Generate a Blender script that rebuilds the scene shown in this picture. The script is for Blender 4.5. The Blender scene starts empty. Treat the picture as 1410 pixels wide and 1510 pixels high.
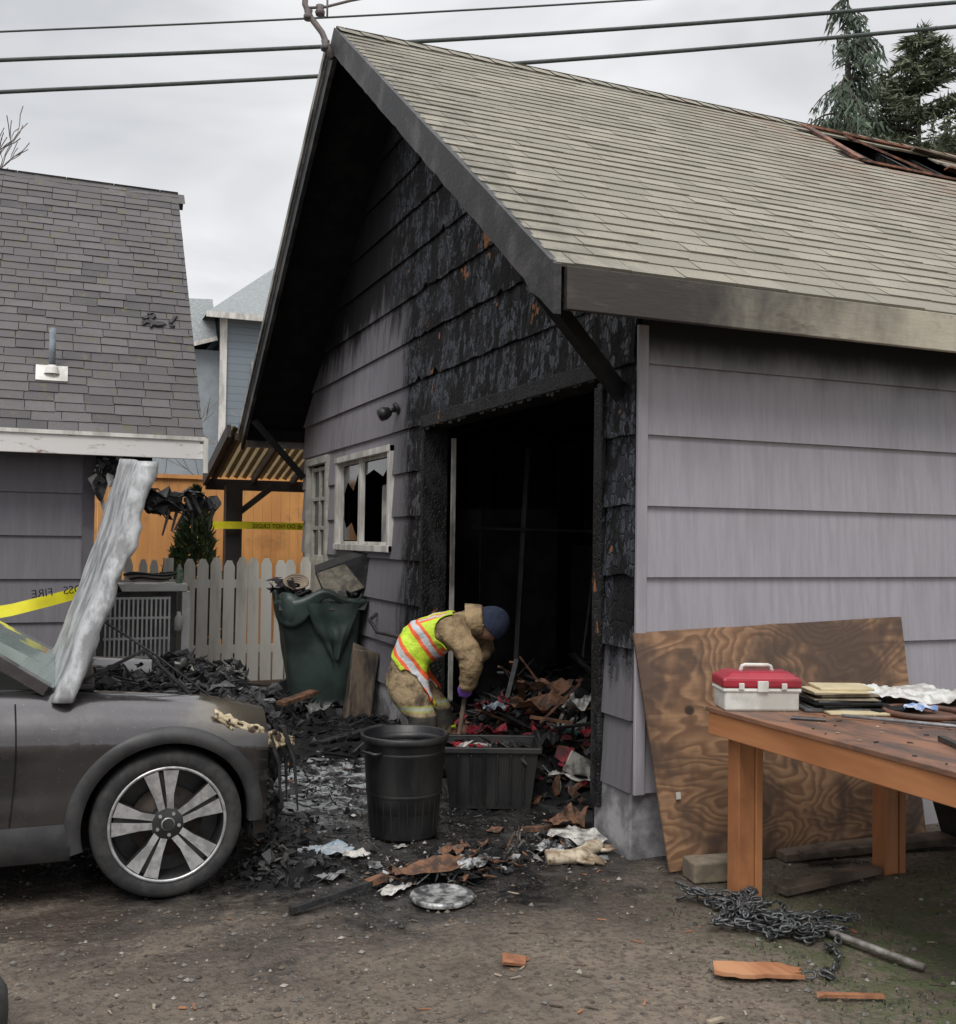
import bpy,bmesh,math,random
from mathutils import Vector,Matrix,noise
R=random.Random(7)
sc=bpy.context.scene
sc.view_settings.view_transform='Standard'
sc.view_settings.look='None'
sc.view_settings.exposure=0
V3=Vector
# ------------------------------------------------------------------ helpers
def link(o,par=None):
    sc.collection.objects.link(o)
    if par is not None:o.parent=par
    return o
def root(name,loc=(0,0,0),rz=0):
    e=bpy.data.objects.new(name,None);e.empty_display_size=.2
    e.location=loc;e.rotation_euler=(0,0,rz);return link(e)
def mesh(name,V,F,mats,par=None,mi=None,smooth=False,attr=None):
    m=bpy.data.meshes.new(name);m.from_pydata([tuple(v) for v in V],[],F);m.update()
    if not isinstance(mats,(list,tuple)):mats=[mats]
    for k in mats:m.materials.append(k)
    if mi:m.polygons.foreach_set('material_index',mi)
    if smooth:m.polygons.foreach_set('use_smooth',[True]*len(m.polygons))
    if attr:
        a=m.attributes.new('rnd','FLOAT','FACE');a.data.foreach_set('value',attr)
    return link(bpy.data.objects.new(name,m),par)
class G:
    """growing mesh"""
    def __init__(s):s.V=[];s.F=[];s.M=[];s.A=[]
    def face(s,pts,m=0,a=0.):
        n=len(s.V);s.V+=[V3(p) for p in pts];s.F.append(list(range(n,n+len(pts))));s.M.append(m);s.A.append(a)
    def add(s,V,F,m=0,a=0.):
        n=len(s.V);s.V+=[V3(p) for p in V]
        for f in F:s.F.append([i+n for i in f]);s.M.append(m);s.A.append(a)
    def box(s,c,size,M=None,m=0,a=0.,jit=0):
        x,y,z=[k/2 for k in size];c=V3(c)
        vs=[V3((i*x,j*y,k*z)) for i in(-1,1) for j in(-1,1) for k in(-1,1)]
        if jit:vs=[v+V3((R.uniform(-jit,jit)*x,R.uniform(-jit,jit)*y,R.uniform(-jit,jit)*z)) for v in vs]
        if M is not None:vs=[M@v for v in vs]
        s.add([v+c for v in vs],[(0,1,3,2),(4,6,7,5),(0,4,5,1),(2,3,7,6),(0,2,6,4),(1,5,7,3)],m,a)
    def beam(s,p,q,w,h,m=0,up=(0,0,1),a=0.):
        p=V3(p);q=V3(q);d=(q-p);L=d.length;d.normalize();sd=d.cross(V3(up))
        if sd.length<1e-3:sd=d.cross(V3((1,0,0)))
        sd.normalize();u=sd.cross(d)
        M=Matrix((d,sd,u)).transposed()
        s.box((p+q)/2,(L,w,h),M,m,a)
    def tube(s,pts,rad,n=8,m=0,cap=True,a=0.):
        pts=[V3(p) for p in pts]
        if not isinstance(rad,(list,tuple)):rad=[rad]*len(pts)
        rings=[];prev=None
        for i,p in enumerate(pts):
            d=(pts[min(i+1,len(pts)-1)]-pts[max(i-1,0)])
            if d.length<1e-9:d=V3((0,0,1))
            d.normalize()
            if prev is None:
                prev=d.orthogonal().normalized()
            prev=(prev-d*prev.dot(d))
            if prev.length<1e-6:prev=d.orthogonal()
            prev.normalize();b=d.cross(prev)
            rings.append([p+(prev*math.cos(t)+b*math.sin(t))*rad[i] for t in [2*math.pi*k/n for k in range(n)]])
        V=[v for r in rings for v in r];F=[]
        for i in range(len(pts)-1):
            for k in range(n):F.append((i*n+k,i*n+(k+1)%n,(i+1)*n+(k+1)%n,(i+1)*n+k))
        if cap:F.append(tuple(range(n))[::-1]);F.append(tuple((len(pts)-1)*n+k for k in range(n)))
        s.add(V,F,m,a)
    def lathe(s,prof,c,n=32,axis='Z',m=0,ms=None):
        V=[];c=V3(c)
        for r,h in prof:
            for k in range(n):
                t=2*math.pi*k/n
                if axis=='Z':V.append(c+V3((r*math.cos(t),r*math.sin(t),h)))
                else:V.append(c+V3((r*math.cos(t),h,r*math.sin(t))))
        base=len(s.V);s.V+=V
        for i in range(len(prof)-1):
            for k in range(n):
                s.F.append([base+i*n+k,base+i*n+(k+1)%n,base+(i+1)*n+(k+1)%n,base+(i+1)*n+k]);s.M.append(ms[i] if ms else m);s.A.append(0.)
    def grid(s,fn,nu,nv,m=0,mf=None,keep=None):
        b=len(s.V)
        for j in range(nv+1):
            for i in range(nu+1):s.V.append(V3(fn(i/nu,j/nv)))
        for j in range(nv):
            for i in range(nu):
                if keep and not keep(i/nu,j/nv):continue
                a=b+j*(nu+1)+i;s.F.append([a,a+1,a+nu+2,a+nu+1]);s.M.append(mf(i/nu,j/nv) if mf else m);s.A.append(0.)
    def out(s,name,mats,par=None,smooth=False,attr=False,bevel=0):
        o=mesh(name,s.V,s.F,mats,par,s.M,smooth,s.A if attr else None)
        if bevel:
            b=o.modifiers.new('b','BEVEL');b.width=bevel;b.segments=2;b.limit_method='ANGLE'
        return o
class N:
    def __init__(s,name):
        s.m=bpy.data.materials.new(name);s.m.use_nodes=True;s.t=s.m.node_tree;s.b=s.t.nodes['Principled BSDF']
        s.tc=s.t.nodes.new('ShaderNodeTexCoord')
        s.co=s.tc.outputs['Object']
        s.g=None
    def n(s,k):return s.t.nodes.new(k)
    def mth(s,op,a,b=0.,clamp=False):
        x=s.n('ShaderNodeMath');x.operation=op;x.use_clamp=clamp
        for i,v in enumerate((a,b)):
            if isinstance(v,(int,float)):x.inputs[i].default_value=v
            else:s.t.links.new(v,x.inputs[i])
        return x.outputs[0]
    def sep(s):
        x=s.n('ShaderNodeSeparateXYZ');s.t.links.new(s.co,x.inputs[0]);return x.outputs
    def mapd(s,sc_):
        if tuple(sc_)==(1,1,1):return s.co
        x=s.n('ShaderNodeMapping');x.inputs['Scale'].default_value=sc_;s.t.links.new(s.co,x.inputs[0]);return x.outputs[0]
    def noise(s,scale,det=4,rough=.6,st=(1,1,1),dist=0):
        x=s.n('ShaderNodeTexNoise');x.inputs['Scale'].default_value=scale;x.inputs['Detail'].default_value=min(det,4)
        x.inputs['Roughness'].default_value=rough;x.inputs['Distortion'].default_value=dist
        s.t.links.new(s.mapd(st),x.inputs['Vector']);return x.outputs['Fac']
    def voro(s,scale,st=(1,1,1),feat='F1',out='Distance'):
        x=s.n('ShaderNodeTexVoronoi');x.feature=feat;x.inputs['Scale'].default_value=scale
        s.t.links.new(s.mapd(st),x.inputs['Vector']);return x.outputs[out]
    def ss(s,v,lo,hi,a=0.,b=1.):
        x=s.n('ShaderNodeMapRange');x.interpolation_type='SMOOTHSTEP'
        s.t.links.new(v,x.inputs[0]);x.inputs[1].default_value=lo;x.inputs[2].default_value=hi;x.inputs[3].default_value=a;x.inputs[4].default_value=b
        return x.outputs[0]
    def mix(s,f,a,b,mode='MIX'):
        x=s.n('ShaderNodeMix');x.data_type='RGBA';x.blend_type=mode
        if isinstance(f,(int,float)):x.inputs[0].default_value=f
        else:s.t.links.new(f,x.inputs[0])
        for v,i in((a,6),(b,7)):
            if isinstance(v,(tuple,list)):x.inputs[i].default_value=(*v[:3],1)
            else:s.t.links.new(v,x.inputs[i])
        return x.outputs[2]
    def attr(s,name):
        x=s.n('ShaderNodeAttribute');x.attribute_name=name;return x.outputs['Fac']
    def bump(s,h,strength=.5,dist=.01):
        x=s.n('ShaderNodeBump');x.inputs['Distance'].default_value=dist
        if isinstance(strength,(int,float)):x.inputs['Strength'].default_value=strength
        else:s.t.links.new(strength,x.inputs['Strength'])
        s.t.links.new(h,x.inputs['Height'])
        if s.g:s.t.links.new(s.g,x.inputs['Normal'])
        s.g=x.outputs[0]
    def fin(s,color,rough=.7,metal=0.,spec=None,coat=0.):
        if isinstance(color,(tuple,list)):s.b.inputs['Base Color'].default_value=(*color,1)
        else:s.t.links.new(color,s.b.inputs['Base Color'])
        for v,k in((rough,'Roughness'),(metal,'Metallic')):
            if isinstance(v,(int,float)):s.b.inputs[k].default_value=v
            else:s.t.links.new(v,s.b.inputs[k])
        if spec is not None:s.b.inputs['Specular IOR Level'].default_value=spec
        s.b.inputs['Coat Weight'].default_value=coat
        if coat:s.b.inputs['Coat Roughness'].default_value=.06
        if s.g:s.t.links.new(s.g,s.b.inputs['Normal'])
        return s.m
def mat(name,c1,c2=None,scale=6,rough=.7,bump=0,bscale=40,metal=0,st=(1,1,1),lo=.38,hi=.62,coat=0,spec=None,bd=.005):
    k=N(name)
    if c2 is None:c2=tuple(c*.7 for c in c1)
    col=k.mix(k.ss(k.noise(scale,4,.65,st),lo,hi),c1,c2)
    if bump:k.bump(k.noise(bscale,3,.7,st),bump,bd)
    return k.fin(col,rough,metal,spec,coat)
# ------------------------------------------------------------------ materials
PURP=(.335,.318,.350)
def m_char(name,orange=.0,cell=30,dark=.006,light=.030):
    k=N(name);n=k.noise(6,4,.7,(1,1,.5));col=k.mix(k.ss(n,.45,.66),(dark,dark,dark),(light,light,light*1.08))
    if orange:col=k.mix(k.ss(k.noise(5.5,3,.6,(1,1,.6)),.70-orange,.73-orange),col,(.30,.12,.05))
    k.bump(k.ss(k.voro(cell,(1,1,.7),'DISTANCE_TO_EDGE'),0,.14),.6,.006);k.bump(k.noise(26,3,.7,(1,1,.5)),.6,.012)
    return k.fin(col,k.ss(n,.35,.65,.42,.8),spec=.35)
CHAR=m_char('charred_wood',0);CHARO=m_char('charred_shingle',.03,34)
CHARD=mat('charred_scrap',(.010,.010,.011),(.034,.033,.034),16,.62,.5,60)
SOOT=mat('soot_black',(.008,.008,.009),(.017,.016,.016),5,.9,.4,30,spec=.25)
def m_siding():
    k=N('siding_gable_burnt');s=k.sep();y,z=s[1],s[2]
    base=k.mix(k.ss(k.noise(22,4,.7,(1,1,.06)),.3,.7),PURP,tuple(c*.80 for c in PURP))
    n=k.mth('MULTIPLY',k.mth('SUBTRACT',k.noise(2.2,4,.7,(1,1,.3)),.5),1.3)
    strk=k.noise(9,3,.65,(1,1,.2));nf=k.mth('MULTIPLY',k.mth('SUBTRACT',strk,.5),.5)
    yy=k.mth('ADD',y,k.mth('ADD',k.mth('MULTIPLY',n,.42),nf))
    zz=k.mth('ADD',z,k.mth('ADD',n,nf))
    b1=k.ss(yy,8.66,8.34);b2=k.ss(zz,3.40,3.80)
    lowr=k.mth('MULTIPLY',k.ss(y,5.3,5.1),k.ss(zz,1.25,.95))
    b=k.mth('MAXIMUM',b1,b2);b=k.mth('MULTIPLY',b,k.mth('SUBTRACT',1.,lowr),True)
    deep=k.mth('MULTIPLY',b,k.ss(yy,9.2,8.5))
    smoke=k.mth('MAXIMUM',k.ss(yy,10.2,8.3),k.ss(zz,2.7,3.7))
    smoke=k.mth('MULTIPLY',smoke,.66)
    col=k.mix(smoke,base,(.055,.052,.055))
    col=k.mix(k.mth('MULTIPLY',k.ss(nf,.02,.12),.40),col,(.12,.11,.11))
    # glossy grey char flakes hanging in vertical runs over matte black
    cell=k.voro(24,(1,1,.55),'F1','Color');edge=k.ss(k.voro(24,(1,1,.55),'DISTANCE_TO_EDGE'),.0,.10)
    run=k.ss(k.noise(5.5,4,.75,(1,1,.55)),.47,.53)
    fl=k.mth('MULTIPLY',k.mth('MULTIPLY',run,deep),k.ss(cell,.25,.60,.25,1.))
    fl=k.mth('MULTIPLY',fl,k.ss(edge,.0,.7,.15,1.))
    ch=k.mix(k.ss(strk,.45,.65),(.004,.004,.0045),(.010,.0095,.010))
    ch=k.mix(fl,ch,(.060,.066,.080))
    ch=k.mix(k.mth('MULTIPLY',deep,k.ss(k.noise(4.4,3,.6,(1,1,.7)),.685,.705)),ch,(.32,.14,.06))
    col=k.mix(b,col,ch)
    k.bump(edge,k.mth('MULTIPLY',deep,.7),.010)
    k.bump(k.noise(24,4,.75,(1,1,.4)),k.ss(deep,0,1,.2,.9),.018)
    k.t.links.new(k.ss(b,0,1,.4,.3),k.b.inputs['Specular IOR Level'])
    return k.fin(col,k.ss(fl,0,1,.80,.26))
SIDG=m_siding()
def m_side(name,base,soot_shade_lo,soot_shade_hi):
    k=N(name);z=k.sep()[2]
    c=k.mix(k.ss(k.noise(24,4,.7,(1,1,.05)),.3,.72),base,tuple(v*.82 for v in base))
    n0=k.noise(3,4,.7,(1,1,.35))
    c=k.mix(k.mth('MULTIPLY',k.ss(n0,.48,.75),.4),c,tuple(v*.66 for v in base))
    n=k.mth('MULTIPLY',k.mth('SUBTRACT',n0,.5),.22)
    c=k.mix(k.ss(k.mth('ADD',z,n),soot_shade_lo,soot_shade_hi),c,(.018,.017,.019))  # dark band high on the wall: soot plus eave shade painted into the colour
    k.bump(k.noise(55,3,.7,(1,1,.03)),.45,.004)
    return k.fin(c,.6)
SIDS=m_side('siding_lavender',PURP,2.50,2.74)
SIDL=m_side('siding_left_garage',(.19,.178,.198),3.2,3.4)
TRIM=mat('trim_lavender',(.37,.35,.38),(.27,.255,.28),4,.6,.2,30,st=(1,1,.2))
def m_roof(name,c1,c2,rust=None,moss=None):
    k=N(name);a=k.attr('rnd')
    c=k.mix(a,c1,c2)
    c=k.mix(k.ss(k.noise(1.3,4,.65),.35,.7),c,tuple(v*.72 for v in c1))
    c=k.mix(k.mth('MULTIPLY',k.ss(k.noise(120,2,.6),.45,.6),.35),c,tuple(v*.4 for v in c1))
    if rust:
        s=k.sep();f=k.mth('MULTIPLY',k.ss(s[0],4.6,7.4),k.ss(k.noise(2.2,4,.7),.40,.66))
        f=k.mth('MULTIPLY',k.mth('MULTIPLY',f,k.ss(s[1],5.2,7.0)),.75);c=k.mix(f,c,rust)
        f2=k.mth('MULTIPLY',k.ss(s[0],3.1,2.2),k.ss(k.noise(5,4,.7),.4,.6));c=k.mix(k.mth('MULTIPLY',f2,.6),c,(.12,.11,.095))
    if moss:c=k.mix(k.ss(k.noise(9,4,.75),.56,.66),c,moss)
    k.bump(k.noise(160,2,.6),.5,.003)
    return k.fin(c,.88)
ROOF=m_roof('shingles_tan',(.325,.298,.240),(.22,.202,.16),(.20,.13,.088))
ROOFL=m_roof('shingles_weathered_grey',(.155,.142,.145),(.075,.07,.074),None,(.115,.115,.075))
def m_fascia():
    k=N('fascia_scorched');x=k.sep()[0]
    n=k.mth('MULTIPLY',k.mth('SUBTRACT',k.noise(3,4,.7,(1,1,.7)),.5),2.2)
    xx=k.mth('ADD',x,n)
    c=k.mix(k.ss(xx,2.7,5.2),(.040,.033,.029),(.46,.42,.33))
    c=k.mix(k.ss(k.noise(9,4,.7,(.3,1,1)),.52,.72),c,(.09,.072,.058))
    k.bump(k.noise(30,3,.7,(.2,1,1)),.5,.005);return k.fin(c,.7)
FASC=m_fascia()
BARGE=mat('barge_scorched',(.014,.014,.015),(.075,.068,.064),3,.6,.8,28,lo=.42,hi=.68)
BARGEL=mat('barge_left_grey',(.40,.38,.35),(.14,.13,.12),2.5,.7,.4,30)
CONC=mat('concrete',(.33,.32,.33),(.13,.125,.13),4,.85,.5,60)
WHITE=mat('white_paint_weathered',(.72,.70,.66),(.44,.42,.38),5,.6,.3,40,st=(1,1,.25))
FENCEW=mat('picket_white_dirty',(.78,.75,.69),(.44,.40,.33),3.5,.75,.4,40,st=(1,1,.2),lo=.47,hi=.8)
def m_rust():
    k=N('fascia_white_rusty')
    c=k.mix(k.ss(k.noise(7,4,.7,(.6,1,2)),.56,.72),(.70,.68,.66),(.24,.12,.075));return k.fin(c,.6)
RUSTW=m_rust()
def m_wood(name,c1,c2,sc_=3,st=(1,1,12),rough=.6):
    k=N(name);g=k.noise(sc_,4,.6,st,.6);d=k.noise(2.3,4,.7)
    c=k.mix(k.ss(g,.35,.65),c1,c2);c=k.mix(k.mth('MULTIPLY',k.ss(d,.52,.72),.45),c,tuple(v*.35 for v in c1));k.bump(g,.3,.004);return k.fin(c,rough)
def m_ply():
    k=N('plywood_stained')
    n=k.noise(1.7,3,.42,(.70,1,1.5),.35)
    fr=k.mth('FRACT',k.mth('MULTIPLY',n,24.));ln=k.mth('MULTIPLY',k.ss(fr,.0,.75),k.ss(fr,1.,.8))
    c=k.mix(k.mth('MULTIPLY',ln,.75),(.34,.195,.105),(.12,.058,.03))
    c=k.mix(k.mth('MULTIPLY',k.ss(k.noise(30,3,.6,(.15,1,1)),.4,.7),.45),c,(.12,.065,.038))
    s=k.noise(1.9,4,.70,(1,1,.8));c=k.mix(k.mth('MULTIPLY',k.ss(s,.42,.58),.85),c,(.060,.037,.027))
    v=k.voro(2.1,(1,1,1.2));c=k.mix(k.ss(v,.085,.045),c,(.035,.02,.014))
    return k.fin(c,.6)
PLY=m_ply()
ORW=m_wood('lumber_orange',(.50,.215,.088),(.32,.125,.05),4,(1,1,.15),.55)
ORWX=m_wood('lumber_orange_beam',(.52,.23,.10),(.31,.12,.045),4,(1,.12,1),.5)
TTOP=m_wood('tabletop_worn',(.25,.12,.07),(.08,.055,.045),7,(1,.4,1),.45)
ORFEN=m_wood('fence_orange_stain',(.66,.32,.10),(.54,.24,.075),3,(1,1,.2),.7)
OLDW=mat('old_wood',(.15,.11,.08),(.06,.045,.035),6,.8,.5,40)
GLASS_D=mat('window_dark_glass',(.02,.022,.025),(.03,.03,.035),3,.12,0,spec=.8)
BLK=mat('black_plastic',(.016,.016,.018),(.028,.027,.027),8,.42,.2,50)
BIN=mat('bin_black_dusty',(.012,.012,.014),(.030,.029,.028),5,.42,.2,60,st=(1,1,.3))
DKMET=mat('dark_metal',(.05,.052,.055),(.10,.09,.08),12,.5,.3,50,metal=.6)
GALV=mat('galvanised',(.35,.35,.36),(.22,.22,.23),10,.45,.2,40,metal=.5)
# ------------------------------------------------------------------ camera
cam=bpy.data.cameras.new('camera');co=link(bpy.data.objects.new('camera',cam));sc.camera=co
cam.sensor_fit='HORIZONTAL';cam.sensor_width=36;cam.lens=36*1530/1410;cam.clip_end=600;cam.clip_start=.05
S_,C_=math.sin(math.radians(22.5)),math.cos(math.radians(22.5))
ph=math.atan(40/1530);th=.014
fw=V3((S_*math.cos(ph),C_*math.cos(ph),math.sin(ph)));rt=V3((C_,-S_,0));up=rt.cross(fw)
r2=rt*math.cos(th)+up*math.sin(th);u2=-rt*math.sin(th)+up*math.cos(th)
M=Matrix((r2,u2,-fw)).transposed().to_4x4();M.translation=V3((0,0,1.65));co.matrix_world=M
# ------------------------------------------------------------------ world
w=bpy.data.worlds.new('World');sc.world=w;w.use_nodes=True;t=w.node_tree;bg=t.nodes['Background'];bg.inputs[1].default_value=.1
sk=t.nodes.new('ShaderNodeTexSky');sk.sky_type='NISHITA';sk.sun_disc=False;sk.sun_elevation=math.radians(50);sk.sun_rotation=math.radians(200)
tc=t.nodes.new('ShaderNodeTexCoord');sx=t.nodes.new('ShaderNodeSeparateXYZ');t.links.new(tc.outputs['Generated'],sx.inputs[0])
mp=t.nodes.new('ShaderNodeMapping');mp.inputs['Scale'].default_value=(1,1,3.2);t.links.new(tc.outputs['Generated'],mp.inputs[0])
nz=t.nodes.new('ShaderNodeTexNoise');nz.inputs['Scale'].default_value=2.6;nz.inputs['Detail'].default_value=4;nz.inputs['Roughness'].default_value=.5;nz.inputs['Distortion'].default_value=.5
t.links.new(mp.outputs[0],nz.inputs['Vector'])
cr=t.nodes.new('ShaderNodeValToRGB');cr.color_ramp.elements[0].position=.34;cr.color_ramp.elements[0].color=(.64,.655,.68,1)
cr.color_ramp.elements[1].position=.60;cr.color_ramp.elements[1].color=(.92,.925,.935,1);t.links.new(nz.outputs['Fac'],cr.inputs[0])
mr=t.nodes.new('ShaderNodeMapRange');mr.inputs[1].default_value=.45;mr.inputs[2].default_value=1;mr.inputs[3].default_value=10;mr.inputs[4].default_value=27;t.links.new(sx.outputs[2],mr.inputs[0])
mu=t.nodes.new('ShaderNodeVectorMath');mu.operation='SCALE';t.links.new(cr.outputs[0],mu.inputs[0]);t.links.new(mr.outputs[0],mu.inputs['Scale'])
mx=t.nodes.new('ShaderNodeMix');mx.data_type='RGBA';mx.inputs[0].default_value=.93;t.links.new(sk.outputs[0],mx.inputs[6]);t.links.new(mu.outputs[0],mx.inputs[7])
t.links.new(mx.outputs[2],bg.inputs[0])
sun=bpy.data.lights.new('sun','SUN');sun.energy=1.5;sun.angle=math.radians(25);sun.color=(1,.97,.92)
so=link(bpy.data.objects.new('sun',sun));so.rotation_euler=V3((.42,.75,-1.05)).to_track_quat('-Z','Y').to_euler()
# ------------------------------------------------------------------ ground
def m_ground():
    k=N('ground_dirt');s=k.sep();x,y=s[0],s[1]
    big=k.noise(1.1,4,.7);med=k.noise(6.5,4,.7);fine=k.noise(34,3,.7)
    c=k.mix(k.ss(big,.38,.64),(.180,.142,.108),(.088,.068,.052))
    c=k.mix(k.ss(med,.45,.60),c,(.13,.104,.08))
    c=k.mix(k.mth('MULTIPLY',k.ss(fine,.48,.62),.65),c,(.045,.036,.029))
    peb=k.voro(62);pc=k.voro(62,(1,1,1),'F1','Color')
    c=k.mix(k.mth('MULTIPLY',k.mth('MULTIPLY',k.ss(pc,.80,.88),k.ss(peb,.36,.22)),k.ss(med,.40,.52)),c,(.27,.25,.22))
    mf=k.mth('MULTIPLY',k.mth('MULTIPLY',k.ss(x,2.3,3.2),k.ss(y,4.4,3.4)),k.ss(med,.40,.56))
    c=k.mix(k.mth('MULTIPLY',mf,.8),c,(.070,.095,.033))
    wetn=k.noise(.9,4,.75,(1,2.2,1));damp=k.mth('MULTIPLY',k.ss(y,3.3,4.6),k.ss(wetn,.40,.56));damp=k.mth('MULTIPLY',damp,k.ss(x,3.4,2.4))
    c=k.mix(k.mth('MULTIPLY',damp,.75),c,(.045,.035,.028))
    dx=k.mth('DIVIDE',k.mth('SUBTRACT',x,1.85),2.4);dy=k.mth('DIVIDE',k.mth('SUBTRACT',y,7.4),3.15)
    d=k.mth('SQRT',k.mth('ADD',k.mth('MULTIPLY',dx,dx),k.mth('MULTIPLY',dy,dy)))
    d=k.mth('ADD',d,k.mth('MULTIPLY',k.mth('SUBTRACT',k.noise(1.9,4,.75),.5),.9))
    soot=k.ss(d,1.14,.86)
    c=k.mix(k.mth('MULTIPLY',soot,.95),c,k.mix(k.ss(med,.42,.62),(.010,.010,.011),(.038,.035,.033)))
    ax=k.mth('SUBTRACT',x,1.75);ay=k.mth('DIVIDE',k.mth('SUBTRACT',y,7.1),1.7)
    d2=k.mth('SQRT',k.mth('ADD',k.mth('MULTIPLY',ax,ax),k.mth('MULTIPLY',ay,ay)))
    ash=k.mth('MULTIPLY',k.ss(d2,1.0,.2),k.ss(k.noise(5,4,.8,(1,1,1),.6),.46,.58))
    c=k.mix(k.mth('MULTIPLY',ash,.9),c,(.40,.41,.42))
    c=k.mix(k.mth('MULTIPLY',soot,k.ss(fine,.685,.72)),c,(.40,.40,.39))
    k.bump(med,.7,.055);k.bump(fine,.7,.014)
    r=k.mth('MAXIMUM',k.mth('MULTIPLY',soot,k.ss(big,.42,.56)),k.mth('MULTIPLY',damp,.55));return k.fin(c,k.ss(r,0,1,.85,.15))
GRD=m_ground()
def gz(x,y):
    f=.5*noise.noise(V3((x*.9,y*.9,3)))+.3*noise.noise(V3((x*3,y*3,7)))+.2*noise.noise(V3((x*9,y*9,1)))
    q=math.hypot((x-1.9)/2.2,(y-7.2)/2.6);so_=max(0.,min(1.,(1.1-q)*3))
    return .030*f+so_*(.022*noise.noise(V3((x*14,y*14,4)))+.012*noise.noise(V3((x*6,y*6,9))))
def axis(a,b,st,far):
    l=[-far,-far*.4,-far*.15,a-6,a-2]
    v=a
    while v<=b+1e-6:l.append(v);v+=st
    return l+[b+2,b+6,far*.15,far*.4,far]
xs=axis(-2,5.2,.035,220);ys=axis(2.6,10,.035,220)
nx=len(xs);gv=[];gf=[]
for y in ys:
    for x in xs:
        inn=-2<=x<=5.2 and 2.6<=y<=10
        gv.append((x,y,gz(x,y) if inn else -.004))
for j in range(len(ys)-1):
    for i in range(nx-1):
        a=j*nx+i;gf.append((a,a+1,a+nx+1,a+nx))
mesh('ground',gv,gf,GRD,None,None,True)
# ------------------------------------------------------------------ siding
def siding(name,par,P,ranges,z0,z1,exp,mt,openings=(),z_base=None,rag=None):
    """P(s,z,off)->point. ranges(z)->(sa,sb). boards overlap like lap siding"""
    g=G();z=z_base if z_base is not None else z0
    brk=sorted({o[2] for o in openings}|{o[3] for o in openings})
    while z<z1-1e-4:
        zt=min(z+exp,z1);cuts=[z]+[b for b in brk if z+1e-3<b<zt-1e-3]+[zt]
        for a,b in zip(cuts[:-1],cuts[1:]):
            sa0,sb0=ranges(a);sa1,sb1=ranges(b)
            segs=[(sa0,sb0,sa1,sb1)]
            for o in openings:
                if o[2]<=a+1e-4 and o[3]>=b-1e-4:
                    ns=[]
                    for q in segs:
                        if q[0]<o[0]:ns.append((q[0],min(o[0],q[1]),q[2],min(o[0],q[3])))
                        if q[1]>o[1]:ns.append((max(o[1],q[0]),q[1],max(o[1],q[2]),q[3]))
                    segs=ns
            oa=.030-.024*(a-z)/exp;ob=.030-.024*(b-z)/exp
            for q in segs:
                if q[1]-q[0]<.01 and q[3]-q[2]<.01:continue
                L=q[1]-q[0];cs=[0.]
                while L>0 and cs[-1]<1:
                    wd=R.uniform(.45,1.1)
                    if rag and rag((q[0]+cs[-1]*L),a):wd=R.uniform(.04,.09)
                    cs.append(min(1.,cs[-1]+wd/max(L,.01)))
                if len(cs)<2:cs=[0.,1.]
                e0=0.
                for c0,c1 in zip(cs[:-1],cs[1:]):
                    s0=q[0]+c0*L;s1=q[0]+c1*L;t0=q[2]+c0*(q[3]-q[2]);t1=q[2]+c1*(q[3]-q[2])
                    dz0=e0;dz1=R.uniform(-.001,.001);do=0.
                    if rag and rag((s0+s1)/2,a) and a==z:
                        dz1=max(-.004,.022*noise.noise(V3((s1*6,a*5,2)))+.010*noise.noise(V3((s1*25,a*5,5))))+.002
                        if R.random()<.05:dz1+=R.uniform(.02,.06)
                    e0=dz1
                    A=P(s0,a+dz0,oa+do);B=P(s1,a+dz1,oa+do);C=P(t1,b,ob);D=P(t0,b,ob)
                    A0=P(s0,a+dz0,-.002);B0=P(s1,a+dz1,-.002);C0=P(t1,b,-.002);D0=P(t0,b,-.002)
                    g.face([A,B,C,D]);g.face([A0,B0,B,A]);g.face([A,D,D0,A0]);g.face([B,B0,C0,C])
                g.face([P(q[0],a,0),P(q[1],a,0),P(q[3],b,0),P(q[2],b,0)],1)
                g.face([P(q[0],a,-.11),P(q[1],a,-.11),P(q[3],b,-.11),P(q[2],b,-.11)],1)
        z=z+exp
    return g.out(name,[mt,SOOT],par)
def shingles(name,par,o,ex,es,en,L,S,e,tw,mt,skip=None,thick=.012,wav=.004):
    g=G();o=V3(o);ex=V3(ex);es=V3(es).normalized();en=V3(en).normalized()
    n=int(S/e)
    for j in range(-0,n+1):
        s0=j*e;s1=min(s0+e,S)
        if s1-s0<.02:continue
        x=-R.uniform(0,tw)
        while x<L:
            x0=max(x,0);x1=min(x+tw,L);x+=tw
            if x1-x0<.01:continue
            if skip and skip((x0+x1)/2,(s0+s1)/2):continue
            dj=R.uniform(-wav,wav)+.006*math.sin(x*1.3+j);h=thick+R.uniform(-.002,.004);s=s0+dj-(.02 if j==0 else 0)
            a=o+ex*(x0+.0025)+es*s+en*h;b=o+ex*(x1-.0025)+es*(s+R.uniform(-.003,.003))+en*h
            c=o+ex*(x1-.0025)+es*(s1+.03)+en*.003;d=o+ex*(x0+.0025)+es*(s1+.03)+en*.003
            r=R.random()**1.5
            g.face([a,b,c,d],0,r)
            g.face([a-en*.02,b-en*.02,b,a],0,1.)
            g.face([a,d,d-en*.01,a-en*.02],0,1.)
            g.face([b-en*.02,c-en*.01,c,b],0,1.)
    return g.out(name,[mt],par,attr=True)
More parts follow.
